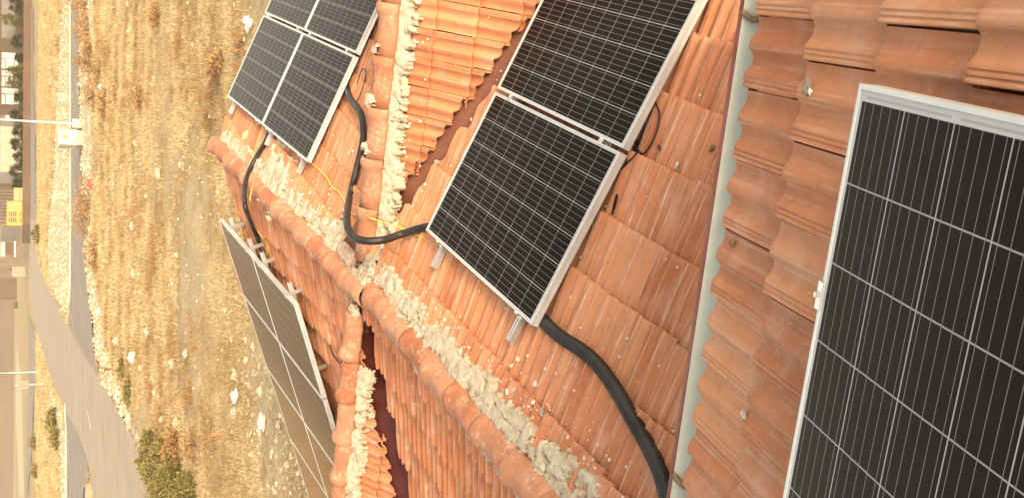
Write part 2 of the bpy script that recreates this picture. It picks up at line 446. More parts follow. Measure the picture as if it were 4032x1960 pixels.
# main near slope
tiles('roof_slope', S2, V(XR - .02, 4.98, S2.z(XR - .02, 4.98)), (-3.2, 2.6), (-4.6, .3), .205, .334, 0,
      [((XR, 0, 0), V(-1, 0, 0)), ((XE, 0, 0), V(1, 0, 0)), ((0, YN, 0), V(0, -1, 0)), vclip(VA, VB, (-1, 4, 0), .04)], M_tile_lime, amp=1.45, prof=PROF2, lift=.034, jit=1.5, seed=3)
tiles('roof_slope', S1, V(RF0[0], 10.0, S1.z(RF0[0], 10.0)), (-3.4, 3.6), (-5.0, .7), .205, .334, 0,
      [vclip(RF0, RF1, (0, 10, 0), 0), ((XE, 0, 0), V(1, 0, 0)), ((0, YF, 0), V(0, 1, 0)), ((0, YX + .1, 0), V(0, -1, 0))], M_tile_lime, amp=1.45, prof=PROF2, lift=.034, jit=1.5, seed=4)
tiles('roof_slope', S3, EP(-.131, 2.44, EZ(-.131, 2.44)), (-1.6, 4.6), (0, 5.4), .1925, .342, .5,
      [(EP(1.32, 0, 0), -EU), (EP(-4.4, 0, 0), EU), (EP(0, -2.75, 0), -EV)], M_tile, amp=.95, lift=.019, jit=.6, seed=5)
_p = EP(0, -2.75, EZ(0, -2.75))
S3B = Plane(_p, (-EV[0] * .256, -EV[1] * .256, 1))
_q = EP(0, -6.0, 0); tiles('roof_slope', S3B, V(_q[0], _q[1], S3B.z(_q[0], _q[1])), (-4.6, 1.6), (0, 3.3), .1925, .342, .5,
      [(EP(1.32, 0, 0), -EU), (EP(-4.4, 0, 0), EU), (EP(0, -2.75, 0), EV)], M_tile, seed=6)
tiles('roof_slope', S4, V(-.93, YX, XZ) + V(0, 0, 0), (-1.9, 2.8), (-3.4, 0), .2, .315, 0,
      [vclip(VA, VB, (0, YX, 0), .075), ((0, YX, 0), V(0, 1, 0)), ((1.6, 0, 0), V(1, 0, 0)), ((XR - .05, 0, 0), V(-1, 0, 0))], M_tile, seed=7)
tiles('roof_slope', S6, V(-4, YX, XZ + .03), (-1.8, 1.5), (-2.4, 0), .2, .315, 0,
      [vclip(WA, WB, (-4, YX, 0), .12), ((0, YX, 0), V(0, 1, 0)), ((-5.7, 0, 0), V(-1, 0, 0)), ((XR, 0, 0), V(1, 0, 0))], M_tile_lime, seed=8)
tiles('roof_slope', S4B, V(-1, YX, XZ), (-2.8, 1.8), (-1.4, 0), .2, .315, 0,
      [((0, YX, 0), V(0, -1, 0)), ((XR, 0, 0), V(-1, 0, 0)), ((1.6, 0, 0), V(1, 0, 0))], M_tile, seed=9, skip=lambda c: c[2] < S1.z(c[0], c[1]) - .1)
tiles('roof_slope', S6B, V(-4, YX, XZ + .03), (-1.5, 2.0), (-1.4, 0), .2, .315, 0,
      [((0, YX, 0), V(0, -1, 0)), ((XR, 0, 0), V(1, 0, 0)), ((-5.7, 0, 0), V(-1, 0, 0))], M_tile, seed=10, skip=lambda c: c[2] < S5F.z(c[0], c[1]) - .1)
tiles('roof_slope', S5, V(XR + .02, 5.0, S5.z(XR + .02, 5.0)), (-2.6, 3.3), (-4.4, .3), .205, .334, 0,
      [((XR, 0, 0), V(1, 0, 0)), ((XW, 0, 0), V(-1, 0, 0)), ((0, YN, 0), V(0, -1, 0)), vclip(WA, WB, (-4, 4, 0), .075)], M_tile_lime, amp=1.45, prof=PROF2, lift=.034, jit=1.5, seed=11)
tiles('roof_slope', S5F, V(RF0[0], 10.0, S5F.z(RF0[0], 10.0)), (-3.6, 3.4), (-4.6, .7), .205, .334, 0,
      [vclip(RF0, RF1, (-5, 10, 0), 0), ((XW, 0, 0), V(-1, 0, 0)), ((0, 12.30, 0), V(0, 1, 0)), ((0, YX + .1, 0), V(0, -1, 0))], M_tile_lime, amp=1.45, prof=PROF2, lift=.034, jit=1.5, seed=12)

# valley flashings: folded sheet metal following each pair of slopes
def flashing(name, pa, pb, a, b, wa, wb, m, drop=.045):
    d = unit(b - a); ca = unit(np.cross(d, pa.n)); cb = unit(np.cross(d, pb.n))
    if ca[2] < 0: ca = -ca
    if cb[2] < 0: cb = -cb
    vs, fs = [], []; n = 40
    lip = V(0, 0, 1)
    for i in range(n + 1):
        p_ = a + (b - a) * i / n; dz = V(0, 0, -drop)
        w_ = .0015 * math.sin(i * 2.1)
        for q in (p_ + ca * wa + dz + lip * .02, p_ + ca * wa + dz, p_ + ca * wa * .5 + dz + lip * w_, p_ + dz * 1.05, p_ + cb * wb * .5 + dz - lip * w_, p_ + cb * wb + dz, p_ + cb * wb + dz + lip * .02): vs.append(q)
    for i in range(n):
        for k in range(6):
            q0 = i * 7 + k; fs.append((q0, q0 + 1, q0 + 8, q0 + 7))
    ob = mesh(name, vs, fs, m, HOUSE, True)
    s_ = ob.modifiers.new('thickness', 'SOLIDIFY'); s_.thickness = .003
    return ob
flashing('valley_flashing', S4, S2, isect(S4, S2, XR + .05), isect(S4, S2, 1.5), .26, .30, M_valley_b)['label'] = 'brown metal valley channel'
flashing('valley_flashing', S6, S5, isect(S6, S5, XR - .42), isect(S6, S5, -5.6), .27, .30, M_valley_r)['label'] = 'glossy dark red metal valley channel'

# ------------------------------------------------------------------ ridge caps
def cap(p0, axis, length, r=.093, seed=0, fl=1.0):
    """half-round ridge tile; the flared collar sits at p0 and the tile runs along axis"""
    R = np.random.default_rng(seed + 77); axis = unit(axis); side = unit(np.cross(axis, V(0, 0, 1))); up = np.cross(side, axis)
    prof = [(-.012, 1 + .02 * fl, 1), (-.008, 1 + .08 * fl, 1), (.004, 1 + .14 * fl, 1), (.024, 1 + .15 * fl, 1), (.042, 1 + .12 * fl, 1), (.056, 1 + .035 * fl, 1), (.09, 1.0, 1), (length * .6, .975, 1), (length + .02, .955, 1)]
    vs, fs = [], []; seg = 22; tw = R.normal(0, .012); rr = r * (1 + R.normal(0, .015))
    for (s_, k, _) in prof:
        for i in range(seg + 1):
            t = math.radians(-12 + 204 * i / seg); w_ = 1 + .006 * math.sin(5 * t + seed)
            pnt = p0 + axis * s_ + side * (math.cos(t) * rr * k * w_ + tw * s_) + up * (math.sin(t) * rr * k * .92 * w_ - .02 + (.014 if s_ < .08 else 0) * 1.0)
            vs.append(pnt)
    n = seg + 1
    for a in range(len(prof) - 1):
        for i in range(seg): fs.append((a * n + i, a * n + i + 1, (a + 1) * n + i + 1, (a + 1) * n + i))
    ob = mesh('ridge_cap', vs, fs, M_cap, HOUSE, True, [R.random()] * len(fs))
    sm = ob.modifiers.new('thickness', 'SOLIDIFY'); sm.thickness = .013; sm.offset = 0
    return ob
def cap_run(a, b, pitch, seed, fl=1.0):
    a, b = np.array(a, float), np.array(b, float); L_ = np.linalg.norm(b - a); d = (b - a) / L_; n = int(round(L_ / pitch)); pp = L_ / n
    for i in range(n):
        cap(a + d * pp * i + V(0, 0, rnd.uniform(-.004, .004)), d + V(rnd.uniform(-.012, .012), rnd.uniform(-.012, .012), 0), pp, seed=seed + i, fl=fl)
CZ = .030
cap_run((XR - .02, 6.88, RZ + CZ), (XR - .02, 1.95, RZ + CZ), .425, 1, .55)
R_J = V(XR - .04, 6.95, RZ + CZ)
cap_run(RF1 + V(.0, .02, CZ), V(-2.64, 7.05, RF0[2] + CZ), .40, 40, .6)
cap_run((1.55, YX, XZ + .045), (-2.42, YX, XZ + .06), .365, 80)
cap_run((-5.6, YX, XZ + .02), (-2.86, YX, XZ + .09), .36, 120)
cap_run(EP(1.32, -2.75, EZ(0, -2.75) + .05), EP(-4.4, -2.75, EZ(0, -2.75) + .05), .37, 160)

# ------------------------------------------------------------------ mortar
def mortar(path, cross, nrm, wid, hgt, seed, jag=.45, off=0.0, name='mortar', step=.008):
    """ragged bed of mortar: path centre line, cross direction, bed normal"""
    P = smooth_path(path, step); vs, fs, mk = [], [], []; m_ = 44; cross = unit(cross); nrm = unit(nrm); so = seed * 13.7; ext = 1 + jag * 1.7
    for i, p_ in enumerate(P):
        edge = min(1.0, (i + 1) / 9, (len(P) - i) / 9); wob = wid * .35 * noise.noise(Vector((i * step * 4, so, 0)))
        for k in range(m_ + 1):
            t = (-1 + 2 * k / m_) * ext; q = p_ + cross * (t * wid + wob + off)
            v3 = Vector(q); o3 = Vector((so, 0, so * .3))
            n1 = noise.noise(v3 * 11 + o3); n2 = noise.noise(v3 * 30 + o3); n3 = noise.noise(v3 * 75 + o3); n4 = noise.noise(v3 * 170)
            m1 = edge - abs(t) ** 1.6 + jag * (1.9 * n1 + 1.3 * n2 + .8 * n3)
            crack = -.03 if (abs(t + .15 + 1.1 * noise.noise(Vector((i * step * 3, so, 12))) + .15 * n3) < .045 and noise.noise(Vector((i * step * 2.2, so, 14))) > .12) else 0
            if m1 <= 0 or k in (0, m_): h = -.024 + max(-.02, m1 * .02)
            else: h = hgt * min(1.0, m1 * 2.6) ** .5 * (.70 + .34 * n1 + .16 * n2) + .0045 * n3 + .0030 * n4 + crack
            vs.append(q + nrm * h); mk.append(m1 > 0 and k not in (0, m_))
    n = m_ + 1
    for i in range(len(P) - 1):
        for k in range(m_):
            f_ = (i * n + k, i * n + k + 1, (i + 1) * n + k + 1, (i + 1) * n + k)
            if any(mk[j] for j in f_): fs.append(f_)
    return mesh(name, vs, fs, M_mortar, HOUSE, True)
z2 = lambda x, y: S2.z(x, y)
dn2, dn5 = -S2.v, -S5.v
# beside the near ridge, on the slope with the big panels: laid over cap foot and tiles
mortar([V(XR + .13, y, z2(XR + .13, y) + .048) for y in (4.35, 4.7, 5.1, 5.6, 6.1, 6.6, 6.95)], S2.v, S2.n, .082, .030, 1, .72)
mortar([V(XR + .10, y, z2(XR + .10, y) + .03) for y in (2.2, 2.6, 3.0, 3.4, 3.9, 4.35)], S2.v, S2.n, .035, .03, 2, .7)
mortar([V(XR - .155, y, S5.z(XR - .155, y) + .03) for y in (2.3, 3.2, 4.2, 5.2, 6.0, 6.8)], S5.v, S5.n, .028, .028, 3, .9)
f5 = lambda t: RF0 + (RF1 - RF0) * t
mortar([f5(t) + V(.13, 0, S1.z(f5(t)[0] + .13, f5(t)[1]) - f5(t)[2] + .03) for t in (.04, .2, .4, .6, .8, .98)], S1.v, S1.n, .08, .034, 4, .6)
mortar([f5(t) + V(-.15, 0, S5F.z(f5(t)[0] - .15, f5(t)[1]) - f5(t)[2] + .02) for t in (.04, .2, .4, .6, .8, .98)], S5F.v, S5F.n, .025, .025, 5, .9)
# beside the cross ridge, on the camera side
mortar([V(x, YX - .085, S4.z(x, YX - .085) + .065) for x in (-2.45, -2.1, -1.7, -1.3, -.9, -.5, -.1, .3, 1.4)], V(0, 1, .6), V(0, -.5, .86), .100, .034, 6, .62)
mortar([V(x, YX - .085, S6.z(x, YX - .085) + .065) for x in (-3.25, -3.5, -3.8, -4.1, -4.4, -4.8, -5.4)], V(0, 1, .6), V(0, -.5, .86), .095, .036, 7, .75)
# the heap where the ridges meet
mortar([V(-2.78, YX - .03, XZ + .11), V(-2.9, YX - .03, XZ + .10)], V(0, 1, 0), V(0, 0, 1), .06, .03, 11, .5)
def smear(pl, pts, wid, h, seed, jag=.9): mortar([pl.at(x, y, .045) for x, y in pts], pl.v, pl.n, wid, h, seed, jag)
smear(S2, [(2130, 1770), (2200, 1830), (2280, 1900), (2350, 1990)], .075, .03, 30, .8)
smear(S2, [(1990, 1640), (2060, 1700), (2140, 1775)], .05, .02, 31, 1.0)
smear(S1, [(1045, 640), (1085, 700), (1110, 760)], .20, .028, 32, .9)
smear(S1, [(1290, 930), (1330, 985)], .16, .035, 33, .8)
smear(S2, [(1500, 1010), (1450, 1060)], .22, .03, 34, .7)
for x, s_ in ((-.92 + .0, 12), (-.42, 13), (-1.28, 14), (-1.64, 15)):
    mortar([V(x, YX - .06, XZ + .13), V(x + .005, YX + .03, XZ + .145)], V(1, 0, 0), V(0, -.3, 1), .045, .02, s_, .5)

# ------------------------------------------------------------------ gutter along the near eave
g = MB(); GY, GZ = 2.445, EZ(0, 2.44) - .005
vs, fs = [], []; xs = np.linspace(-4.4, 1.32, 64); seg = 12
for x in xs:
    for k in range(seg + 1):
        t = math.pi + math.pi * k / seg
        vs.append(EP(x, GY + .032 + .056 * math.cos(t), GZ + .012 + .026 * math.sin(t)))
n = seg + 1
for i in range(len(xs) - 1):
    for k in range(seg): fs.append((i * n + k, i * n + k + 1, (i + 1) * n + k + 1, (i + 1) * n + k))
gt = mesh('gutter', vs, fs, M_gutter, HOUSE, True); sm = gt.modifiers.new('thickness', 'SOLIDIFY'); sm.thickness = .003
g = MB(); g.box(EP(-1.54, GY + .092, GZ + .006), EU * 2.86, EV * .007, (0, 0, .010)); rim = g.build('gutter_rim', M_red, gt)
rim.location = (0, 0, 0); rim['label'] = 'dark red rim of the grey gutter'
for x in (-.135, -1.50, -2.9):
    g = MB(); pts = [EP(x + .01 * math.sin(k), GY + .032 - .054 * math.cos(math.pi * k / 8), GZ + .016 - .016 * math.sin(math.pi * k / 8)) for k in range(9)]
    g.tube(pts, .009, 6); st = g.build('strap', M_strap, gt, True); st.location = (0, 0, 0)
g = MB(); g.box(EP(-1.54, 2.28, GZ - .10), EU * 2.82, EV * .012, (0, 0, .09)); g.build('fascia_board', M_red, HOUSE)

# ------------------------------------------------------------------ walls of the house
g = MB()
def gable(y0, y1, xa, xb, prof):
    pts = [V(xa, y0, 0)] + [V(x, y0, z) for x, z in prof] + [V(xb, y0, 0)]
    g.prism(pts, (0, y1 - y0, 0))
gable(2.1, 6.3, -6.2, 1.2, [(-6.2, S5.z(-6.2, 4) - .1), (XR, RZ - .10), (1.2, z2(1.2, 4) - .1)])
gable(6.35, 12.20, -6.15, 1.15, [(-6.15, min(S5F.z(-6.15, 13), S5F.z(-6.15, 7)) - .12), (-2.9, min(RF0[2], RF1[2]) - .22), (1.15, min(S1.z(1.15, 7), S1.z(1.15, 13)) - .12)])
zz = lambda y: EZ(0, y if y > -2.75 else -5.5 - y) - .07
g.prism([EP(1.1, 2.08, 0), EP(1.1, 2.08, zz(2.08)), EP(1.1, -2.75, zz(-2.75)), EP(1.1, -5.7, zz(-5.7)), EP(1.1, -5.7, 0)], EU * 5.2)
g.build('wall', M_render, HOUSE)
# a wall window on the gable end, a door on the long side
g = MB(); g.box((-2.9, 12.22, 1.6), (.6, 0, 0), (0, .03, 0), (0, 0, .6)); g.build('window', M_frame, HOUSE)

# ------------------------------------------------------------------ solar panels
LONG, SHORT = 1.65, .992
def make_panel(label, group):
    root = empty('solar_panel', (0, 0, 0), label, 'solar panel', group)
    # frame: four sides with a stepped outer profile (grooves) and a top lip
    prof = [(.0, -.042), (.0, -.031), (-.0022, -.0255), (-.0022, -.0235), (0, -.022), (0, -.014), (-.0022, -.0125), (-.0022, -.0105), (0, -.009), (0, .0012), (.0012, .0024), (.0098, .0024), (.0105, .0012), (.0105, -.0012), (.0105, -.004), (.004, -.006), (.004, -.042)]
    vs, fs = [], []
    cs = [(0, 0, 1, 1), (LONG, 0, -1, 1), (LONG, SHORT, -1, -1), (0, SHORT, 1, -1)]
    for (x, y, sx, sy) in cs:
        for (d, z) in prof:
            dd = -d if d < 0 else d
            inn = d if d >= 0 else .0022
            vs.append((x + sx * (inn if d >= 0 else .0022), -(y + sy * (inn if d >= 0 else .0022)), z))
    n = len(prof)
    for c in range(4):
        c2 = (c + 1) % 4
        for k in range(n):
            k2 = (k + 1) % n; fs.append((c * n + k, c2 * n + k, c2 * n + k2, c * n + k2))
    mesh('frame', vs, fs, M_frame, root)
    i_ = .0102; gl = MB(); gl.box((LONG / 2, -SHORT / 2, -.0018), (LONG / 2 - i_, 0, 0), (0, SHORT / 2 - i_, 0), (0, 0, .0018)); gl.build('glass', M_glass, root)
    return root
PROTO = [None]
def dup(root):
    r = root.copy(); COL.objects.link(r)
    for ch in list(root.children):
        c = ch.copy(); COL.objects.link(c); c.parent = r
    return r
def panel(o, B, A, b, a, label, group):
    """outer corner at (b, a) on the plane o + B*b + A*a"""
    if PROTO[0] is None: PROTO[0] = r = make_panel(label, group)
    else: r = dup(PROTO[0]); r['label'] = label; r['group'] = group
    B, A = unit(B), unit(A - B * (A @ B)); n = np.cross(B, -A); c = o + B * b + A * a
    m = Matrix.Identity(4)
    for i in range(3): m[i][0] = B[i]; m[i][1] = -A[i]; m[i][2] = n[i]; m[i][3] = c[i]
    r.matrix_world = m; return r
def rail(o, B, A, b, a0, a1, label, group, hgt=.040, gap=.043, brackets=(), plane=None):
    """channel rail lying under the frames with its feet on the tiles"""
    B, A = unit(B), unit(A); n = unit(np.cross(B, -A)); top = o - n * (gap)
    c = top + B * b + A * (a0 + a1) / 2 - n * hgt / 2; L_ = abs(a1 - a0) / 2
    root = empty('mounting_rail', c, label, 'rail', group)
    def P(x, z): return B * x + n * z
    sec = [(-.019, -.02), (.019, -.02), (.019, .02), (.007, .02), (.007, .008), (.013, .008), (.013, -.004), (-.013, -.004), (-.013, .008), (-.007, .008), (-.007, .02), (-.019, .02)]
    m_ = MB(); pts = [c - A * L_ + P(x, z) for x, z in sec]; k = len(sec)
    b0 = 0
    for q in pts: m_.v.append(q)
    for q in pts: m_.v.append(q + A * 2 * L_)
    for i in range(k): j = (i + 1) % k; m_.f.append((i, j, k + j, k + i))
    m_.f += [(0, 7, 6, 1), (1, 6, 5, 2), (2, 5, 4, 3), (0, 11, 8, 7), (11, 10, 9, 8)]
    m_.f += [tuple(k + i for i in t)[::-1] for t in ((0, 7, 6, 1), (1, 6, 5, 2), (2, 5, 4, 3), (0, 11, 8, 7), (11, 10, 9, 8))]
    m_.build('channel', M_alu, root)
    if plane is not None:
        for aa in brackets:
            foot = o + B * b + A * aa; top_ = foot - n * (gap + hgt); d = (foot - plane.o) @ plane.n
            q = MB(); low = foot - plane.n * (d - .012)
            q.box((top_ + low) / 2 + B * .022, B * .002, A * .02, (top_ - low) / 2 + n * .012); q.box(low + B * .0 + A * 0, B * .03, A * .03, n * .003)
            q.build('foot_bracket', M_alu, root)
    return root
def clamp(o, B, A, b, a, end, label, group, w=.02):
    B, A = unit(B), unit(A); n = unit(np.cross(B, -A)); c = o + B * b + A * a
    root = empty('panel_clamp', c, label, 'clamp', group); q = MB()
    if end:
        s_ = end; q.box(c + n * .005 - A * s_ * .004, B * w, A * .009, n * .0018).box(c + A * s_ * .006 - n * .014, B * w, A * .002, n * .02).box(c + A * s_ * .016 - n * .032, B * w, A * .010, n * .002)
    else: q.box(c + n * .005, B * w, A * .022, n * .002).box(c - n * .012, B * w, A * .004, n * .018)
    q.build('clamp_plate', M_alu, root)
    q = MB(); q.tube([c + n * .006 + A * (end * .002), c + n * .013 + A * (end * .002)], .0065, 6); q.build('bolt', M_bolt, root)
    return root

mo, mB, mA = W3((-1.02115, 6.3332, -2.81014)), V(0, -1, 0), V(-.93285, 0, .36027)
panel(mo, mB, mA, -.030, -.019, 'dark solar panel in the middle of the roof whose corners touch two black hoses', 'solar panels')
A_M2 = -.061 - .954 - .019
panel(mo, mB, mA, -.030, A_M2, 'dark solar panel in the upper middle of the photo, beside the sunlit orange slope', 'solar panels')
for b, l in ((.195, 'aluminium rail under the middle panels, end nearest the yellow wire'), (1.41, 'aluminium rail under the middle panels, end beside the thick black hose')):
    rail(mo, mB, mA, b, A_M2 - .05, .954 + .019 + .165, l, 'rails under the middle panels', plane=S2, brackets=(.55, -.5))
for b, l in ((.2025, 'yellow wire'), (1.438, 'thick black hose')):
    clamp(mo, mB, mA, b - .0, .975, 1, 'end clamp on the lower edge of the middle panel, towards the %s' % l, 'end clamps')
for b, l in ((.205, 'beside the brown valley'), (1.40, 'beside the loose black cables')):
    clamp(mo, mB, mA, b, -.0305, 0, 'middle clamp in the gap between the two middle panels, %s' % l, 'middle clamps')

no = W3((-1.31894, 12.40367, -2.58533))
NL = ['grey solar panel of the far group, lower left, overhanging the verge above the dry field', 'grey solar panel of the far group, lower right, where a black hose emerges',
      'grey solar panel of the far group, cut by the top of the photo, outer one', 'grey far solar panel cut by the photo top, next to the cross ridge']
B2 = 1.59 + .0879
panel(no, N_B, N_A, -.030, -.019, NL[0], 'solar panels'); panel(no, N_B, N_A, B2 - .030, -.019, NL[1], 'solar panels')
panel(no, N_B, N_A, -.030, A_M2, NL[2], 'solar panels'); panel(no, N_B, N_A, B2 - .030, A_M2, NL[3], 'solar panels')
for b, l in ((.14, 'outermost, at the verge'), (1.40, 'beside hose rail'), (1.85, 'the hose rail'), (3.05, 'by the start of the yellow wire')):
    rail(no, N_B, N_A, b, A_M2 - .05, .974 + (.02 if b == 1.40 else .15), 'aluminium rail end under the far panels, ' + l, 'rails under the far panels', plane=S1, brackets=(.5, -.5))
    clamp(no, N_B, N_A, b, .975, 1, 'end clamp below far panels, ' + l, 'end clamps')
    clamp(no, N_B, N_A, b, -.0305, 0, 'middle clamp between far panels, ' + l, 'middle clamps')

lo, lB, lA = W3((-3.7032, 12.51996, -2.26271)), V(.05422, -.99788, -.03596), V(-.93885, -.03868, -.34214)
lA = unit(lA); nL = unit(np.cross(lB, lA)); nL = nL if nL[2] > 0 else -nL
for j, rw in enumerate(('top', 'second', 'third', 'fourth')):
    for i, cl in enumerate(('far', 'near')):
        o_ = lo + lB * (i * 1.66) + lA * (j * 1.012)
        panel(o_, lB, lA, 0, 0, 'tan reflecting solar panel on the left slope, %s row, %s column' % (rw, cl), 'solar panels')
for b, l in ((.50, 'farthest from the camera'), (1.42, 'farther one by the thin hose'), (1.98, 'nearer one by the thin hose'), (3.04, 'nearest the camera')):
    rail(lo, lB, lA, b, -.12, 4.1, 'aluminium rail of the left slope panels, ' + l, 'rails under the left panels', plane=S5F, brackets=(-.02, .8, 1.9, 3.0))
    clamp(lo, lB, lA, b, -.001, -1, 'end clamp atop the left slope panels, ' + l, 'end clamps')

ro, rB, rA = W3((-.21941, 1.61441, -1.46796)), V(.05617, -.96694, .24874), V(-.99832, -.05799, 0)
# long side along rA here
c = ro + rA * -.030 + rB * -.019; rA_ = unit(rA - rB * (rA @ rB)); Bx = rA_; Ay = unit(rB); nn = np.cross(Bx, -Ay)
if nn[2] < 0:
    c = c + rA_ * LONG; Bx = -Bx; nn = np.cross(Bx, -Ay)
r = dup(PROTO[0]); r['group'] = 'solar panels'; r['label'] = 'big near solar panel with wide dark cells filling the right of the photo'
m = Matrix.Identity(4)
for k in range(3): m[k][0] = Bx[k]; m[k][1] = -Ay[k]; m[k][2] = nn[k]; m[k][3] = c[k]
r.matrix_world = m
for t, l in ((.39, 'with its pale end showing at the panel edge'), (1.22, 'wholly under the near panel')):
    rail(ro, rA_, -unit(rB), t, -1.05, .075 if t < 1 else .0, 'aluminium rail under the big near panel, ' + l, 'rails under the near panel', plane=S3, brackets=(-.2, -.8))
clamp(ro, rA_, -unit(rB), .39, .019, 1, 'pale end clamp at the left edge of the big near panel', 'end clamps', .028)

# ------------------------------------------------------------------ hoses and cables
def px_path(pl, pts, h): return [pl.at(x, y, h if not isinstance(h, (list, tuple)) else h[i]) for i, (x, y) in enumerate(pts)]
def hose(name, path, r, label, cat, mat_=None, rib=0.0, pitch=.011, seg=16, group=None):
    P = smooth_path(path, pitch / 4 if rib else .02); n = len(P)
    rr = [r + rib * math.cos(2 * math.pi * i / 4.0) for i in range(n)] if rib else [r] * n
    m_ = MB().tube(P, rr, seg); loc = path[0]
    o = mesh(name, np.array(m_.v), m_.f, mat_ or M_black, None, True, loc=loc); return tag(o, label, cat, group)
hose('corrugated_hose', px_path(S2, [(2050, 1180), (2120, 1240), (2158, 1282), (2215, 1330), (2290, 1378), (2345, 1425), (2400, 1495), (2450, 1575), (2492, 1650), (2530, 1715), (2570, 1790), (2600, 1860), (2625, 1950), (2650, 2060), (2690, 2200)],
     [.05, .05, .06, .065, .065, .06, .06, .06, .06, .06, .06, .065, .07, .08, .1]), .033, 'thick black corrugated hose crossing the near tiles to the gutter', 'hose', rib=.0026, pitch=.015)
hose('hose', [S1.at(1340, 250, .05), S1.at(1362, 330, .06), S1.at(1378, 385, .08), S1.at(1420, 445, .09), S1.at(1431, 530, .08), S1.at(1420, 600, .07)] +
     [S1.at(1398, 690, .07), S1.at(1376, 780, .07), W3(ray(1366, 860) * 7.15 / ray(1366, 860)[1]), W3(ray(1378, 915) * 6.9 / ray(1378, 915)[1]), W3(ray(1420, 945) * 6.75 / ray(1420, 945)[1]),
      W3(ray(1500, 946) * 6.68 / ray(1500, 946)[1]), S2.at(1580, 922, .12), S2.at(1650, 900, .08), S2.at(1710, 888, .05), S2.at(1790, 880, .04)],
     .0265, 'black hose looping over the mortared ridge junction between far and middle panels', 'hose')
hose('hose', [S1.at(1060, 520, .06), S1.at(1045, 560, .06), S1.at(1015, 610, .06), S1.at(985, 665, .08), S1.at(966, 720, .13), S1.at(962, 780, .17), W3(ray(970, 830) * 10.0 / ray(970, 830)[1]),
              S5F.at(995, 895, .10), S5F.at(1020, 950, .06), S5F.at(1045, 1010, .05), S5F.at(1062, 1060, .04)], .024, 'thin black hose bending over the far ridge to the tan panels', 'hose')
hose('cable', [(hit(1205, 622, S1) + S1.n * .012), (hit(1250, 660, S1) + S1.n * .012), (hit(1292, 702, S1) + S1.n * .012), (hit(1310, 735, S1) + S1.n * .012), (hit(1345, 765, S1) + S1.n * .012), (hit(1372, 815, S1) + S1.n * .012), S1.at(1385, 838, .05), S1.at(1400, 846, .06),
               W3(ray(1450, 857) * 7.22 / ray(1450, 857)[1]), W3(ray(1500, 872) * 7.05 / ray(1500, 872)[1]), S2.at(1580, 898, .09), S2.at(1640, 925, .05), S2.at(1690, 948, .03), S2.at(1722, 962, .05)],
     .0055, 'yellow earth wire from the far panels over the cross ridge to the middle panel rail', 'cable', M_wire_y, seg=8)
hose('cable', [(hit(1088, 580, S1) + S1.n * .012), (hit(1066, 620, S1) + S1.n * .012), (hit(1042, 650, S1) + S1.n * .012), S1.at(1012, 705, .05), S1.at(990, 755, .16), W3(ray(985, 800) * 10.0 / ray(985, 800)[1]), S5F.at(990, 865, .06),
               (hit(1025, 915, S5F) + S5F.n * .012), (hit(1055, 960, S5F) + S5F.n * .012), (hit(1062, 1000, S5F) + S5F.n * .012), S5F.at(1045, 1016, .04), S5F.at(1018, 995, .08)], .005, 'yellow earth wire hanging over the far ridge beside the thin hose', 'cable', M_wire_y, seg=8)
for pts, l in (([(2480, 560), (2530, 610), (2570, 570), (2597, 500), (2600, 440), (2585, 405)], 'longest black cable loop beside the upper middle panel, bulging onto the tiles'),
               ([(2470, 640), (2500, 590), (2530, 540), (2545, 490), (2535, 470)], 'middle black cable loop beside the upper middle panel'),
               ([(2430, 690), (2470, 650), (2512, 605), (2516, 570), (2500, 550)], 'shortest black cable loop beside the upper middle panel')):
    hose('cable', [hit(x, y, S2) + S2.n * .010 for x, y in pts], .0045, l, 'cable', M_wire_b, seg=8)
hose('cable', px_path(S2, [(2440, 640), (2478, 600), (2520, 600), (2470, 650), (2430, 670)], .04), .008, 'bunched black cable end at the corner between the middle panels', 'cable', M_wire_b, seg=8)
hose('cable', px_path(S1, [(1405, 330), (1425, 275), (1440, 280), (1436, 320), (1415, 380), (1405, 400)], .05), .004, 'thin black cable loop sticking out beside the far panels', 'cable', M_wire_b, seg=6)
hose('cable', px_path(S5, [(1292, 1285), (1296, 1340), (1305, 1380), (1322, 1410), (1340, 1428), (1345, 1400)], .03), .006, 'thin black cable lying on the shaded left slope by the ridge caps', 'cable', M_wire_b, seg=6)

# ------------------------------------------------------------------ loose mortar lumps and crumbs
def lump_mesh(seed, sub=3, flat=.6, rough_=.5):
    bm = bmesh.new(); bmesh.ops.create_icosphere(bm, subdivisions=sub, radius=1.0)
    for v in bm.verts:
        c = v.co.copy(); n1 = noise.noise(c * 1.1 + Vector((seed * 7.1, 0, 0))); n2 = noise.noise(c * 2.7 + Vector((0, seed * 3.3, 0))); n3 = noise.noise(c * 6.5)
        k = 1 + rough_ * n1 * 1.3 + .35 * n2 + .12 * n3; v.co = Vector((c.x * k, c.y * k, c.z * k * flat))
    me = bpy.data.meshes.new('lump'); bm.to_mesh(me); bm.free(); me.materials.append(M_mortar)
    me.polygons.foreach_set('use_smooth', [sub > 2] * len(me.polygons)); return me
def place(name, me, p, s, label, cat, group, tilt=None, kind=None):
    o = bpy.data.objects.new(name, me); COL.objects.link(o); o.location = Vector(p)
    q = (tilt if tilt is not None else Vector((0, 0, 1))).to_track_quat('Z', 'Y').to_euler(); o.rotation_euler = q
    o.rotation_euler.rotate_axis('Z', rnd.uniform(0, 6.28)); o.scale = (s if isinstance(s, (tuple, list)) else (s * rnd.uniform(.8, 1.3), s * rnd.uniform(.7, 1.1), s))
    return tag(o, label, cat, group, kind)
CR = [lump_mesh(i, 2, .7, .6) for i in range(6)]
M_crumb = grime('dried_mortar_crumb', (.60, .55, .46), (.78, .74, .66), 30, .95, 0, .4, .1, 120)
for me in CR: me.materials.clear(); me.materials.append(M_crumb)
LM = [lump_mesh(i + 20, 4, .6, .75) for i in range(6)]
def Z(x0, y0, k): return lambda x, y: (x0 + x / k, y0 + y / k)
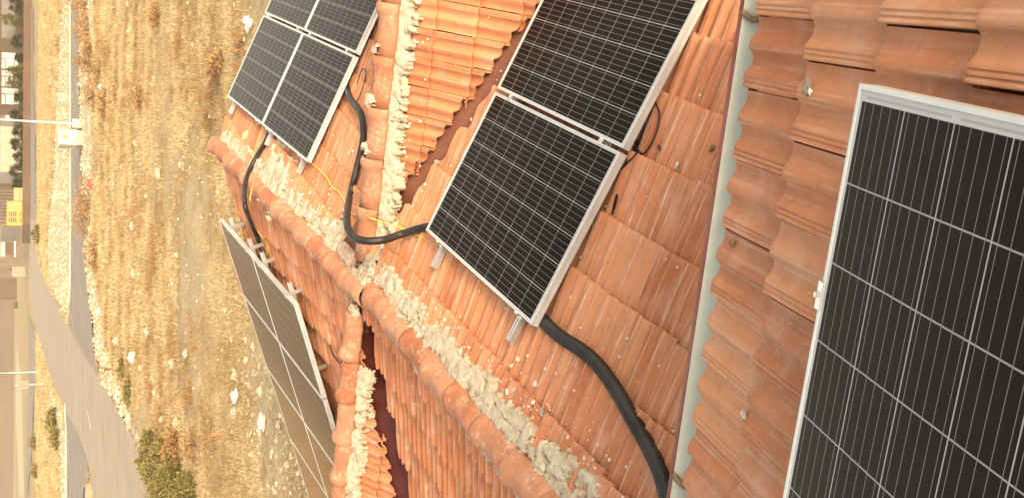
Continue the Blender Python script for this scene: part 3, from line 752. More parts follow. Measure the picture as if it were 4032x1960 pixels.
za, zb, zc, zd, ze, zf = Z(1800, 1300, 1.897), Z(1600, 800, 1.789), Z(2400, 300, 2.087), Z(2150, 1000, 1.7886), Z(1480, 0, 2.7815), Z(1400, 450, 2.277)
crumbs = [(S2, za, [(418, 100, 24), (530, 190, 22), (660, 287, 20), (740, 320, 12), (765, 280, 8), (875, 450, 14), (802, 424, 9), (1045, 160, 11), (1215, 200, 18), (1275, 60, 13), (1262, 103, 10), (1510, 265, 11), (1355, 385, 9), (1575, 420, 8), (1615, 755, 20), (1270, 1020, 20), (1290, 985, 9), (1055, 1150, 18), (915, 990, 9), (930, 585, 6), (1180, 290, 8), (480, 318, 9), (872, 240, 6), (235, 290, 9), (265, 225, 9), (780, 820, 7), (1240, 1245, 18), (110, 385, 9), (245, 260, 10), (150, 310, 8), (90, 130, 14), (665, 840, 30), (740, 690, 10), (720, 965, 9), (1080, 1160, 8)]),
          (S2, zb, [(745, 985, 20), (1158, 660, 12), (1420, 822, 10), (1232, 880, 16), (1285, 948, 10), (1560, 950, 15), (1315, 150, 11), (1358, 320, 9), (1228, 380, 11), (1405, 25, 12), (515, 620, 10), (565, 635, 9), (440, 628, 8), (250, 430, 11), (40, 375, 10), (365, 1060, 12), (590, 1150, 14), (440, 1010, 11), (700, 740, 12), (265, 712, 9), (140, 628, 10), (240, 790, 7), (275, 815, 7), (500, 1185, 8), (810, 1195, 10)]),
          (S2, zc, [(745, 158, 15), (305, 990, 12), (165, 1055, 8), (850, 863, 13), (838, 785, 7), (610, 383, 7), (940, 395, 6)]),
          (S2, zd, [(845, 38, 10), (928, 95, 16), (800, 788, 12), (1072, 508, 6)]),
          (S4, ze, [(1238, 195, 10), (872, 718, 8), (435, 272, 9)]),
          (S2, ze, [(1372, 780, 13), (1327, 880, 11), (1283, 965, 10)]),
          (S4, zf, [(580, 465, 16)]), (S2, zf, [(625, 630, 20), (855, 465, 12), (515, 830, 16), (1040, 50, 16), (600, 690, 10), (985, 130, 12)]),
          (S1, Z(1050, 350, 1.789), [(610, 440, 14), (455, 555, 9), (330, 655, 8), (455, 705, 14), (440, 745, 12), (470, 330, 9), (695, 655, 12), (580, 450, 8), (225, 830, 10), (380, 880, 12), (400, 830, 9)])]
k = 0
for pl, zf_, L_ in crumbs:
    for x, y, d in L_:
        X_, Y_ = zf_(x, y); p_ = hit(X_, Y_, pl); dist = np.linalg.norm(p_ - C0); kk = {za: 1.897, zb: 1.789, zc: 2.087, zd: 1.7886, ze: 2.7815, zf: 2.277}.get(zf_, 1.789)
        s = d / kk / F_PX * dist * .74; p_ = p_ + pl.n * s * .35
        place('mortar_crumb', CR[k % 6], p_, s, 'small crumb of pale dried mortar lying loose on the roof tiles', 'mortar crumb', 'mortar crumbs scattered on the tiles', Vector(pl.n)); k += 1
def loose(n, line, spread, sz, pl, k0):
    for i in range(n):
        t = rnd.random(); j = min(int(t * (len(line) - 1)), len(line) - 2); u_ = t * (len(line) - 1) - j
        x = line[j][0] * (1 - u_) + line[j + 1][0] * u_ + abs(rnd.gauss(0, 1)) * spread[0]; y = line[j][1] * (1 - u_) + line[j + 1][1] * u_ - abs(rnd.gauss(0, 1)) * spread[1] * .5
        p_ = hit(x, y, pl); s_ = min(.02, rnd.lognormvariate(math.log(sz), .45))
        place('mortar_crumb', CR[(i + k0) % 6], p_ + pl.n * s_ * .3, s_, 'small crumb of pale dried mortar lying loose on the roof tiles', 'mortar crumb', 'mortar crumbs scattered on the tiles', Vector(pl.n))
loose(75, [(1640, 1230), (1800, 1400), (1960, 1560), (2120, 1700), (2330, 1890)], (85, 60), .0065, S2, 1)
loose(26, [(1060, 680), (1180, 800), (1330, 930)], (60, 50), .0085, S1, 3)
loose(14, [(1640, 150), (1600, 400), (1560, 650)], (50, 10), .006, S4, 2)
heap = [(1418, 985, 62), (1380, 1052, 66), (1432, 1062, 52), (1408, 1110, 66), (1368, 1118, 40), (1455, 1020, 40), (1448, 1128, 50), (1395, 1160, 40), (1372, 1010, 34)]
HP = [lump_mesh(60 + i, 4, .42, .7) for i in range(len(heap))]
for i, (x, y, d) in enumerate(heap):
    p_ = hit(x, y, S2); s = d / F_PX * np.linalg.norm(p_ - C0) * .62; o = place('mortar', HP[i], p_ + S2.n * s * .05, s, None, None, None, Vector((.1, -.25, 1)))
    o.parent = HOUSE; o.location = Vector(o.location) - Vector(HOUSE.location)
lumps = [(S2, za(265, 530), 34, 'pale mortar lump, lower of the joined pair beside the near ridge'), (S2, za(345, 475), 40, 'pale mortar lump, upper of the joined pair beside the near ridge'),
         (S2, za(640, 610), 46, 'pale mortar lump lying across a tile course line above the near ridge'), (S2, za(410, 790), 30, 'rough mortar lump in the smear at the bottom of the near ridge, farthest up'),
         (S2, za(480, 840), 44, 'rough mortar lump in the smear at the bottom of the near ridge, largest'), (S2, za(515, 935), 42, 'smooth triangular mortar lump touching the near ridge caps'),
         (S2, za(655, 1040), 48, 'mortar lump just left of the black sliver near the bottom edge'), (S2, za(710, 1120), 52, 'ragged mortar lump below the black sliver near the bottom edge'),
         (S2, za(800, 1210), 52, 'mortar lump cut by the bottom edge of the photo'), (S2, zb(1, 1), 1, None), (S2, zb(120, 1125), 34, 'round smooth mortar ball sitting on the ridge bedding'),
         (S2, (3188 - 1355, 345), 1, None),
         (S1, (1100, 690), 30, 'grey white mortar lump on the far slope by the second hose, upper'), (S1, (1085, 712), 26, 'grey white mortar lump on the far slope by the second hose, lower'),
         (S1, (1068, 630), 18, 'small pale mortar lump under the rail with the yellow wire'), (S1, (1330, 945), 30, 'craggy mortar lump beside the hose bend at the ridge junction'), (S1, (1290, 962), 24, 'craggy mortar lump next to the ridge caps left of the hose bend'),
         (S1, (1310, 1000), 24, 'low mortar lump against the last far ridge caps'),
         (S2, (1722, 650), 24, 'ragged pale mortar lump standing in the brown valley')]
for i, (pl, (X_, Y_), d, l) in enumerate(lumps):
    if not l: continue
    p_ = hit(X_, Y_, pl); s = d / (1.897 if i < 11 else 1.0) / F_PX * np.linalg.norm(p_ - C0) * (.62 if i < 11 else .6)
    place('mortar_lump', LM[i % 6], p_ + pl.n * s * .25, s, l, 'mortar lump', 'mortar lumps on the roof', Vector(pl.n))
p_ = hit(3188, 345, S3) + S3.n * .005; place('mortar_lump', LM[2], p_, .014, 'single pale mortar lump on the near tiles left of the big panel', 'mortar lump', 'mortar lumps on the roof', Vector(S3.n))
p_ = hit(3194, 362, S3) + S3.n * .003; place('mortar_crumb', CR[2], p_, .008, 'small crumb of mortar touching the lone lump on the near tiles', 'mortar crumb', 'mortar crumbs scattered on the tiles', Vector(S3.n))
def sliver(name, pl, a, b, w, m_, label, cat, h=.02):
    A, B_ = hit(*a, pl) + pl.n * .004, hit(*b, pl) + pl.n * .004; d = unit(B_ - A); c_ = np.cross(pl.n, d); L_ = np.linalg.norm(B_ - A)
    q = MB(); vs = []
    for i in range(6):
        t = i / 5; ww = w * (.35 + .65 * math.sin(math.pi * min(1, t * 1.1 + .1)))
        vs += [A + d * L_ * t - c_ * ww, A + d * L_ * t + c_ * ww, A + d * L_ * t + c_ * ww * .8 + pl.n * .008, A + d * L_ * t - c_ * ww * .8 + pl.n * .010]
    fs = [(0, 1, 2, 3), (20, 23, 22, 21)]
    for i in range(5):
        for k in range(4): k2 = (k + 1) % 4; fs.append((i * 4 + k, i * 4 + 4 + k, i * 4 + 4 + k2, i * 4 + k2))
    return tag(mesh(name, vs, fs, m_, None, False, loc=A), label, cat)
sliver('plastic_scrap', S2, (2435, 768), (2416, 845), .010, M_wire_b, 'black plastic strip stuck between tiles beside the middle panel', 'scrap')
sliver('plastic_scrap', S2, (2674, 640), (2664, 670), .009, M_white, 'small white plastic scrap on the near slope tiles', 'scrap')
sliver('plastic_scrap', S2, (2598, 575), (2606, 595), .006, M_wire_b, 'tiny black cable tie end on the near slope tiles', 'scrap')
sliver('tile_chip', S2, (2815, 575), (2800, 600), .014, M_strap, 'dark broken tile chip near the gutter', 'chip')
sliver('plastic_scrap', S2, (2228, 1820), (2212, 1895), .009, M_wire_b, 'black plastic sliver among the mortar lumps at the bottom edge', 'scrap')
sliver('tile_chip', S3, (2890, 950), (2896, 966), .008, M_strap, 'dark chip on the near tiles by the gutter', 'chip')
sliver('paper_scrap', S3, (2935, 1618), (2944, 1645), .006, M_white, 'curled white scrap on the near tiles', 'scrap')
hose('rope', px_path(S5, [(1480, 1588), (1484, 1606), (1496, 1612), (1512, 1608), (1536, 1602)], .02), .010, 'pale strip of foam lying across the dark red valley', 'foam strip', M_mortar, seg=8)
bx = MB(); c_ = S1.at(980, 518, .03); bx.tube([c_, c_ + S1.v * .05 + S1.n * .02, c_ + S1.v * .12 + S1.n * .01], [.022, .026, .018], 10)
tag(bx.build('cable_gland', M_junction, None, True), 'yellowed plastic bottle end lying under the far panel edge', 'plastic piece')

# ------------------------------------------------------------------ the field, roads and everything beyond
FW = unit(V(-.27854, .86392, 0)); RT = V(FW[1], -FW[0], 0)          # horizontal view direction and its right
def fd(p_): return float(np.array(p_) @ FW)
def at_depth(x, y, D):
    """point on the sight line of a photo pixel at forward distance D"""
    r = ray(x, y); return C0 + r * (D / (r @ FW))
def ground_material():
    m, nt, b = mat('dry_field', rough=.97, spec=.1)
    at = nd(nt, 'ShaderNodeAttribute', attribute_name='zone'); sp = nd(nt, 'ShaderNodeSeparateColor'); nt.links.new(at.outputs['Color'], sp.inputs[0])
    tc = nd(nt, 'ShaderNodeTexCoord'); ob = tc.outputs['Object']
    n1 = noise_tex(nt, ob, 1.4, 8, .72); n2 = noise_tex(nt, ob, .16, 5, .6); n3 = noise_tex(nt, ob, 6, 6, .7)
    grass = ramp(nt, n1, [(.28, (.16, .09, .035)), (.42, (.33, .21, .085)), (.55, (.46, .32, .15)), (.72, (.58, .45, .25))])
    soil = ramp(nt, n3, [(.3, (.34, .25, .13)), (.5, (.52, .41, .25)), (.7, (.64, .55, .38))])
    g = mixc(nt, ramp(nt, n2, [(.38, (0, 0, 0)), (.56, (.85, .85, .85))]), grass, soil)
    n4 = noise_tex(nt, ob, .33, 5, .65)
    g = mixc(nt, ramp(nt, n4, [(.58, (0, 0, 0)), (.72, (.5, .5, .5))]), g, (.28, .16, .065))
    pale = ramp(nt, n3, [(.3, (.42, .33, .20)), (.5, (.58, .49, .33)), (.7, (.66, .59, .44))])
    f = math_(nt, 'ADD', sp.outputs[0], math_(nt, 'MULTIPLY', math_(nt, 'SUBTRACT', n1, .5), 1.1))
    g = mixc(nt, ramp(nt, f, [(.40, (0, 0, 0)), (.62, (1, 1, 1))]), g, pale)
    nt.links.new(g, b.inputs['Base Color'])
    bump(nt, b, n3, .9, .08)
    return m
M_ground = ground_material()
def poly_in(P, poly):
    poly = np.asarray(poly)[:, :2]; x, y = P[:, 0], P[:, 1]; ins = np.zeros(len(P), bool); j = len(poly) - 1
    for i in range(len(poly)):
        xi, yi = poly[i]; xj, yj = poly[j]
        c = ((yi > y) != (yj > y)) & (x < (xj - xi) * (y - yi) / (yj - yi + 1e-12) + xi); ins ^= c; j = i
    return ins
def gpoly(pts): return [ground(*q) for q in pts]
PALE = [gpoly([(276, -200), (276, 1150), (262, 1256), (212, 1162), (185, 1040), (190, 900), (205, 760), (215, 600), (222, 420), (232, 250), (245, 0), (245, -200)]),
        gpoly([(306, -200), (306, 900), (335, 1080), (360, 1270), (375, 1400), (400, 1500), (460, 1600), (540, 1745), (600, 1900), (640, 1990), (650, 1940), (590, 1800), (540, 1680), (470, 1530), (430, 1420), (395, 1250), (372, 1050), (362, 900), (362, 600), (366, 300), (372, -200)]),
        gpoly([(235, 1600), (260, 1700), (262, 1980), (240, 1980), (235, 1800), (200, 1600), (185, 1480)]),
        gpoly([(960, 1300), (1060, 1400), (1100, 1500), (1200, 1850), (1300, 2100), (1080, 2100), (980, 1780), (945, 1480)]),
        gpoly([(40, 1200), (48, 1300), (50, 1900), (40, 1900)]), gpoly([(85, 1500), (95, 1960), (75, 1960), (60, 1600), (65, 1350)]),
        gpoly([(325, 1900), (350, 1905), (366, 1980), (322, 1980)])]
def build_ground():
    rs = np.geomspace(3, 1500, 330); an = np.radians(np.concatenate([np.linspace(-180, -46, 30)[:-1], np.linspace(-46, 40, 300), np.linspace(40, 180, 32)[1:-1]]))
    az = math.atan2(FW[0], FW[1]); rr, aa = np.meshgrid(rs, an + az, indexing='ij')
    P = np.stack([rr * np.sin(aa), rr * np.cos(aa), np.zeros_like(rr)], -1).reshape(-1, 3)
    zone = np.zeros(len(P))
    for qi, q in enumerate(PALE): zone[poly_in(P, q)] = .85 if qi != 3 else .42
    nr, na = len(rs), len(an)
    for i in range(len(P)):
        r_ = rs[i // na]
        if 12 < r_ < 400: P[i, 2] = .16 * noise.noise(Vector((P[i, 0] * .12, P[i, 1] * .12, 0))) + .10 * noise.noise(Vector((P[i, 0] * .5, P[i, 1] * .5, 3))) + .05 * noise.noise(Vector((P[i, 0] * 1.6, P[i, 1] * 1.6, 5))) - .06
        else: P[i, 2] = -.08
    Z_ = zone.reshape(nr, na); Z_[1:-1, 1:-1] = (Z_[1:-1, 1:-1] * 2 + Z_[:-2, 1:-1] + Z_[2:, 1:-1] + Z_[1:-1, :-2] + Z_[1:-1, 2:]) / 6; zone = Z_.ravel()
    # flatten under the roads
    for q in ROADS: P[poly_in(P, q), 2] = -.12
    idx = np.arange(nr * na).reshape(nr, na); nxt = np.roll(idx, -1, 1)
    F_ = np.stack([idx[:-1], nxt[:-1], nxt[1:], idx[1:]], -1).reshape(-1, 4)
    # centre disc
    P = np.concatenate([P, [[0, 0, -.08]]]); zone = np.append(zone, 0); cI = len(P) - 1
    F_ = np.concatenate([F_[:, ::-1], np.stack([np.full(na, cI), idx[0], idx[0], nxt[0]], -1)[:, [0, 1, 2, 3]]])
    me = bpy.data.meshes.new('ground')
    me.from_pydata([tuple(v) for v in P], [], [tuple(f) for f in F_[:(nr - 1) * na]] + [(cI, int(nxt[0][i]), int(idx[0][i])) for i in range(na)])
    ca = me.color_attributes.new('zone', 'FLOAT_COLOR', 'POINT'); ca.data.foreach_set('color', np.stack([zone, zone, zone, np.ones_like(zone)], -1).astype(np.float32).ravel())
    me.polygons.foreach_set('use_smooth', [True] * len(me.polygons)); me.materials.append(M_ground)
    o = bpy.data.objects.new('ground', me); COL.objects.link(o); o['kind'] = 'structure'
    if me.polygons[0].normal.z < 0: me.flip_normals()
ROADS = [gpoly([(277, -300), (308, -300), (310, 300), (318, 640), (330, 900), (339, 1070), (360, 1264), (372, 1391), (398, 1493), (440, 1570), (405, 1640), (330, 1500), (268, 1290), (276, 1180), (280, 900), (278, 300)]),
         gpoly([(92, 860), (103, 976), (112, 1100), (120, 1196), (144, 1298), (169, 1374), (203, 1493), (254, 1611), (296, 1687), (339, 1789), (364, 1916), (385, 2020), (420, 2200), (760, 2200), (640, 1980), (593, 1874), (533, 1738), (457, 1594), (398, 1493), (330, 1400), (262, 1262), (212, 1162), (157, 1052), (146, 960), (143, 860)]),
         gpoly([(250, 1600), (260, 1700), (262, 2100), (326, 2100), (330, 1930), (336, 1902), (348, 1900), (352, 1870), (342, 1800), (300, 1690)]),
         gpoly([(112, 1240), (136, 1300), (141, 1400), (138, 1500), (132, 1600), (128, 1750), (108, 1960), (100, 1960), (110, 1600), (113, 1400)]),
         gpoly([(124, 20), (122, 400), (120, 860), (143, 870), (140, 600), (132, 300), (131, 20)])]
build_ground()
def asphalt(name, c1, c2):
    m, nt, b = mat(name, rough=.85, spec=.3); tc = nd(nt, 'ShaderNodeTexCoord'); ob = tc.outputs['Object']
    n1 = noise_tex(nt, ob, .35, 5, .6); n2 = noise_tex(nt, ob, 6, 6, .7); n3 = noise_tex(nt, scaled(nt, ob, .9, .08, 1), 1, 4)
    c = ramp(nt, n1, [(.3, c1), (.7, c2)])
    c = mixc(nt, ramp(nt, n2, [(.45, (0, 0, 0)), (.75, (.5, .5, .5))]), c, (.50, .41, .31))
    c = mixc(nt, ramp(nt, n3, [(.5, (0, 0, 0)), (.7, (.4, .4, .4))]), c, (.52, .43, .33))
    nt.links.new(c, b.inputs['Base Color']); bump(nt, b, n2, .3, .02); return m
M_as1, M_as2 = asphalt('dusty_asphalt', (.25, .20, .165), (.32, .265, .215)), asphalt('worn_asphalt', (.38, .29, .205), (.47, .37, .27))
def sheet(name, poly, z, m_, parent=None, kind='structure'):
    bm = bmesh.new(); f = bm.faces.new([bm.verts.new((p_[0], p_[1], z)) for p_ in poly]); bm.normal_update()
    if f.normal.z < 0: f.normal_flip()
    bmesh.ops.triangulate(bm, faces=[f]); o = bm_obj(name, bm, m_, parent); 
    if kind: o['kind'] = kind
    return o
for k, (q, nme, m_) in enumerate(zip(ROADS, ('road', 'crossing_road', 'side_road', 'far_road', 'wall_road'), (M_as1, M_as2, M_as1, M_as1, M_as1))):
    sheet(nme, q, .010 + .006 * (1 if k == 1 else (0 if k == 0 else 2 + k)) * .7, m_)
M_kerb = grime('pale_kerb', (.62, .52, .36), (.76, .68, .52), .8, .9, 0, .2)
def strip(name, pts, w, h, m_, z0=0.0, group=None):
    P = [ground(*q) for q in pts]; vs, fs = [], []
    for i, p_ in enumerate(P):
        d = unit(P[min(i + 1, len(P) - 1)] - P[max(i - 1, 0)]); c_ = V(-d[1], d[0], 0) * w / 2
        for q in (p_ - c_ + V(0, 0, z0 - .1), p_ - c_ + V(0, 0, z0 + h), p_ + c_ + V(0, 0, z0 + h), p_ + c_ + V(0, 0, z0 - .1)): vs.append(q)
    for i in range(len(P) - 1):
        for k in range(3): fs.append((i * 4 + k, i * 4 + k + 1, i * 4 + 5 + k, i * 4 + 4 + k))
    return mesh(name, vs, fs, m_, None)
for nme, pts, w in (('kerb', [(276, -250), (277.3, 0), (277.5, 300), (278.5, 700), (279, 900), (278, 1060), (275, 1180), (268, 1240), (262, 1256)], .5),
                    ('kerb', [(256, 1600), (261, 1690), (262.5, 1800), (261, 1960), (260, 2050)], .8)):
    strip(nme, pts, w, .12, M_kerb)['kind'] = 'structure'
M_mark = grime('worn_road_paint', (.42, .38, .32), (.70, .66, .58), 3, .8, 0, .1)
for i, q in enumerate(([(336, 1577), (338, 1577), (345, 1605), (343, 1605)], [(344, 1615), (348, 1615), (363, 1685), (357, 1690)], [(572, 1925), (574, 1925), (586, 1975), (583, 1975)])):
    sheet('road_marking', gpoly(q), .040, M_mark)

# dry grass, gravel and stones
AZ0 = math.atan2(FW[0], FW[1])
def scatter(n, r0, r1, zones=None, power=2.0, a0=-27, a1=22, avoid=True):
    u = nrg.random(n); r = r0 * (r1 / r0) ** u if power == 2 else np.sqrt(r0 ** 2 + u * (r1 ** 2 - r0 ** 2))
    a = np.radians(nrg.uniform(a0, a1, n)) + AZ0; P = np.stack([r * np.sin(a), r * np.cos(a), np.zeros(n)], -1)
    if avoid:
        k = np.ones(n, bool)
        for q in ROADS: k &= ~poly_in(P, q)
        P = P[k]
    return P
def blades(name, P, nb, hgt, wid, m_, spread=.12, droop=.5, fs=None):
    n = len(P); S_ = np.repeat(np.ones(n) if fs is None else fs, nb); out = []; rn = []
    c = np.repeat(P, nb, 0); m = len(c); th = nrg.uniform(0, 2 * np.pi, m); hh = hgt * nrg.uniform(.45, 1.2, m) * np.repeat(nrg.uniform(.7, 1.3, n), nb) * S_; w = wid * nrg.uniform(.6, 1.4, m) * S_
    lean = nrg.uniform(.1, 1, m) * droop; d = np.stack([np.cos(th), np.sin(th), np.zeros(m)], -1); s_ = np.stack([-np.sin(th), np.cos(th), np.zeros(m)], -1)
    b0 = c + d * (nrg.uniform(0, 1, m) * spread * S_)[:, None]; b0[:, 2] -= .04
    mid = b0 + d * (lean * hh * .35)[:, None] + V(0, 0, 1) * (hh * .6)[:, None]; tip = b0 + d * (lean * hh)[:, None] + V(0, 0, 1) * (hh * (1 - .3 * lean))[:, None]
    vs = np.stack([b0 - s_ * (w / 2)[:, None], b0 + s_ * (w / 2)[:, None], mid + s_ * (w * .35)[:, None], mid - s_ * (w * .35)[:, None], tip + s_ * (w * .08)[:, None], tip - s_ * (w * .08)[:, None]], 1).reshape(-1, 3)
    i0 = np.arange(m) * 6; F_ = np.concatenate([np.stack([i0, i0 + 1, i0 + 2, i0 + 3], -1), np.stack([i0 + 3, i0 + 2, i0 + 4, i0 + 5], -1)])
    sp_ = np.array([noise.noise(Vector((q[0] * .35, q[1] * .35, 4))) + .7 * noise.noise(Vector((q[0] * 1.3, q[1] * 1.3, 8))) for q in P]) if n > 50000 else np.zeros(n)
    rv = np.clip(np.repeat(nrg.random(n) * .45 + .22 + .65 * sp_, nb) + nrg.random(m) * .3, 0, .97)
    return mesh(name, vs, F_, m_, None, False, np.concatenate([rv, rv]))
def leafy(name, stops, rough=.8, trans=.0):
    m, nt, b = mat(name, rough=rough, spec=.2); at = nd(nt, 'ShaderNodeAttribute', attribute_name='rand')
    nt.links.new(ramp(nt, at.outputs['Fac'], stops), b.inputs['Base Color']); return m
M_grass = leafy('dry_grass', [(0, (.18, .105, .042)), (.3, (.35, .23, .105)), (.6, (.48, .355, .18)), (1, (.60, .49, .30))])
M_rust = leafy('rusty_scrub', [(0, (.14, .075, .03)), (.5, (.29, .165, .07)), (1, (.44, .28, .13))])
M_green = leafy('olive_scrub', [(0, (.06, .055, .014)), (.5, (.15, .13, .04)), (1, (.28, .23, .09))])
M_leaf = leafy('dark_foliage', [(0, (.010, .012, .003)), (.5, (.028, .030, .007)), (1, (.065, .06, .014))])
M_leaf2 = leafy('yellow_green_foliage', [(0, (.035, .036, .004)), (.5, (.10, .095, .010)), (1, (.19, .165, .02))])
M_gravel = leafy('limestone_gravel', [(0, (.38, .29, .18)), (.5, (.54, .45, .31)), (1, (.70, .62, .49))])
M_trunk = grime('bark', (.10, .07, .045), (.17, .12, .08), 8, .9, 0, .4)
P = scatter(360000, 13, 270)
pm = np.zeros(len(P), bool)
for qi, q in enumerate(PALE):
    if qi != 3: pm |= poly_in(P, q)
dens = np.array([noise.noise(Vector((p_[0] * .11, p_[1] * .11, 9))) + .6 * noise.noise(Vector((p_[0] * .5, p_[1] * .5, 2))) for p_ in P])
keep = (~pm | (nrg.random(len(P)) < .03)) & (dens > -.30 + nrg.normal(0, .15, len(P)))
Pg = P[keep]
tag(blades('dry_grass', Pg, 4, .13, .0125, M_grass, .16, 1.2, np.clip(np.linalg.norm(Pg, axis=1) / 42, .6, 4)), 'golden dry grass covering the field below the roof', 'grass', kind='stuff')
Pr = []
for c_ in scatter(110, 15, 120):
    m_ = int(rnd.uniform(10, 60)); rr = rnd.uniform(.15, .6) * (1 + fd(c_) * .008)
    Pr.append(c_ + np.stack([nrg.normal(0, rr, m_), nrg.normal(0, rr, m_), np.zeros(m_)], -1))
Pr = np.concatenate(Pr); k_ = np.ones(len(Pr), bool)
for q in ROADS: k_ &= ~poly_in(Pr, q)
tag(blades('brown_weeds', Pr[k_], 6, .28, .018, M_rust, .12, .9), 'patches of rusty brown dead weeds in the field', 'weeds', kind='stuff')

def stones_mesh(name, P, s, m_):
    bm = bmesh.new(); bmesh.ops.create_icosphere(bm, subdivisions=1, radius=1); bv = np.array([v.co[:] for v in bm.verts]); bf = np.array([[v.index for v in f.verts] for f in bm.faces]); bm.free()
    n = len(P); k = len(bv); sc = (s[:, None] * nrg.uniform(.6, 1.3, (n, 3)))[:, None, :] * (1 + nrg.normal(0, .16, (n, k, 1)))
    vs = bv[None] * sc; th = nrg.uniform(0, 6.28, n); c_, s_ = np.cos(th)[:, None], np.sin(th)[:, None]
    vs = np.stack([vs[..., 0] * c_ - vs[..., 1] * s_, vs[..., 0] * s_ + vs[..., 1] * c_, vs[..., 2] * .7], -1) + P[:, None, :]
    F_ = (bf[None] + (np.arange(n) * k)[:, None, None]).reshape(-1, 3)
    return mesh(name, vs.reshape(-1, 3), F_, m_, None, False, np.repeat(nrg.random(n), len(bf)))
P = scatter(120000, 15, 200, avoid=True); pm = np.zeros(len(P), bool)
for q in PALE[:3]: pm |= poly_in(P, q)
keep = pm | (poly_in(P, PALE[3]) & (nrg.random(len(P)) < .45)) | (nrg.random(len(P)) < .03); P = P[keep]; d_ = P @ FW
tag(stones_mesh('gravel', P, np.clip(nrg.lognormal(-3.5, .6, len(P)) * (1 + (d_ > 60) * 1.3), .012, .30), M_gravel), 'pale limestone rubble along the road and below the eave', 'gravel', kind='stuff')

RK = [lump_mesh(40 + i, 3, .6, .55) for i in range(6)]
for me in RK: me.materials.clear(); me.materials.append(M_stone); me.polygons.foreach_set('use_smooth', [False] * len(me.polygons))
for (x, y, d, l) in ((828, 460, 30, 'biggest white boulder in the grass left of the far panels'), (640, 1650, 46, 'tall pale boulder beside the green scrub near the road'), (625, 1555, 30, 'flat white rock above the tall boulder by the road'),
                     (655, 100, 18, 'pale pointed rock in the upper part of the field'), (798, 215, 14, 'white rock high in the field beside a thin dry plant'), (780, 545, 18, 'white rock below the biggest boulder'),
                     (1000, 1365, 44, 'large pale rock heap against the left edge of the tan panels'), (480, 335, 16, 'small white rock in the middle of the upper field'), (915, 1700, 26, 'white rock beside the lower tan panels, the upper one'),
                     (905, 1750, 18, 'white rock beside the lower tan panels, the lower one'), (1080, 1920, 34, 'rounded rock by the bottom edge next to the tan panels'), (577, 590, 12, 'small bright rock between the hut and the far roof')):
    p_ = ground(x, y); s = d / F_PX * np.linalg.norm(p_ - C0) * .28
    place('boulder', RK[d % 6], p_ + V(0, 0, s * .3), s, l, 'boulder', 'boulders in the field')
Pq = scatter(70, 15, 125)
for i, p_ in enumerate(Pq):
    s = min(.3, max(.035, rnd.lognormvariate(-2.75, .55))) * (1 + np.linalg.norm(p_) * .009)
    place('field_stone', RK[i % 6], p_ + V(0, 0, s * .2), s, 'pale limestone stone lying in the dry grass', 'stone', 'stones strewn over the field')
# litter
def litter(x, y, s, m_, l, cat='plastic litter'):
    p_ = ground(x, y, .15); bm = bmesh.new(); bmesh.ops.create_icosphere(bm, subdivisions=3, radius=s)
    for v in bm.verts:
        n_ = noise.noise(v.co * (5 / s * .3) + Vector((x, y, 0))); v.co *= 1 + .9 * n_; v.co.z *= .5
    o = bm_obj('plastic_litter', bm, m_); o.location = Vector(p_); tag(o, l, cat)
litter(975, 90, .20, M_white, 'crumpled white plastic bag in the field beside the far panels')
litter(1030, 1665, .22, M_white, 'crumpled white plastic bag beside the tan panels')
litter(925, 1560, .20, M_white, 'torn white bag in the field left of the tan panels')
litter(520, 1408, .35, M_white, 'long white litter piece near the road bend')
litter(357, 722, .35, mat('pink_plastic', (.55, .12, .16), .6)[0], 'pink plastic litter at the roadside')
litter(396, 345, .30, M_white, 'white litter by the rubble strip of the road')

# bushes and dry shrubs
def shrub(x, y, w, h, n, m_, l, cat='bush', group=None, leaf=.09, stem=M_trunk):
    p_ = ground(x, y); root = empty('bush', p_, l, cat, group); lp = []
    vs, fs, rn = [], [], []
    for i in range(n):
        t = rnd.random() ** .6; a = rnd.uniform(0, 6.28); hz = rnd.random()
        c_ = V(math.cos(a) * t * w / 2, math.sin(a) * t * w / 2, h * hz * (1 - .55 * t) * (1 + .3 * math.sin(3 * a + x)) + .03)
        d = unit(V(rnd.gauss(0, 1), rnd.gauss(0, 1), rnd.gauss(.8, .6))); e = unit(np.cross(d, V(rnd.gauss(0, 1), rnd.gauss(0, 1), .3))); L_ = leaf * rnd.uniform(.6, 1.6)
        k = len(vs); vs += [c_, c_ + d * L_ * .5 + e * L_ * .16, c_ + d * L_, c_ + d * L_ * .5 - e * L_ * .16]; fs.append((k, k + 1, k + 2, k + 3)); rn.append(min(1, max(0, .25 + .5 * hz + rnd.gauss(0, .18))))
    f_ = mesh('foliage', np.array(vs), np.array(fs), m_, root, False, rn); f_.location = (0, 0, 0)
    q = MB()
    for i in range(7):
        a = rnd.uniform(0, 6.28); t = rnd.uniform(.2, .45); q.tube([V(0, 0, -.05), V(math.cos(a) * t * w * .4, math.sin(a) * t * w * .4, h * .4), V(math.cos(a) * t * w, math.sin(a) * t * w, h * .8)], [.02, .013, .005], 5)
    s_ = q.build('stems', stem, root); s_.location = (0, 0, 0); return root
shrub(610, 1800, 2.6, .8, 2600, M_green, 'olive green bush at the road edge, upper part of the big clump', group='green bushes by the road', leaf=.16)
shrub(650, 1850, 3.0, .9, 3200, M_green, 'olive green bush at the road edge, middle of the big clump', group='green bushes by the road', leaf=.16)
shrub(700, 1925, 3.4, 1.0, 3800, M_green, 'largest olive green bush at the road edge, cut by the bottom of the photo', group='green bushes by the road', leaf=.16)
shrub(760, 1985, 2.6, .7, 2400, M_green, 'olive green bush right of the largest, cut by the bottom of the photo', group='green bushes by the road', leaf=.14)
shrub(700, 1790, 2.0, .6, 1300, M_rust, 'brownish bush beside the big green clump', group='green bushes by the road', leaf=.14)
shrub(515, 1540, 1.8, .45, 500, M_green, 'low yellow green bush below the rubble strip', leaf=.16)
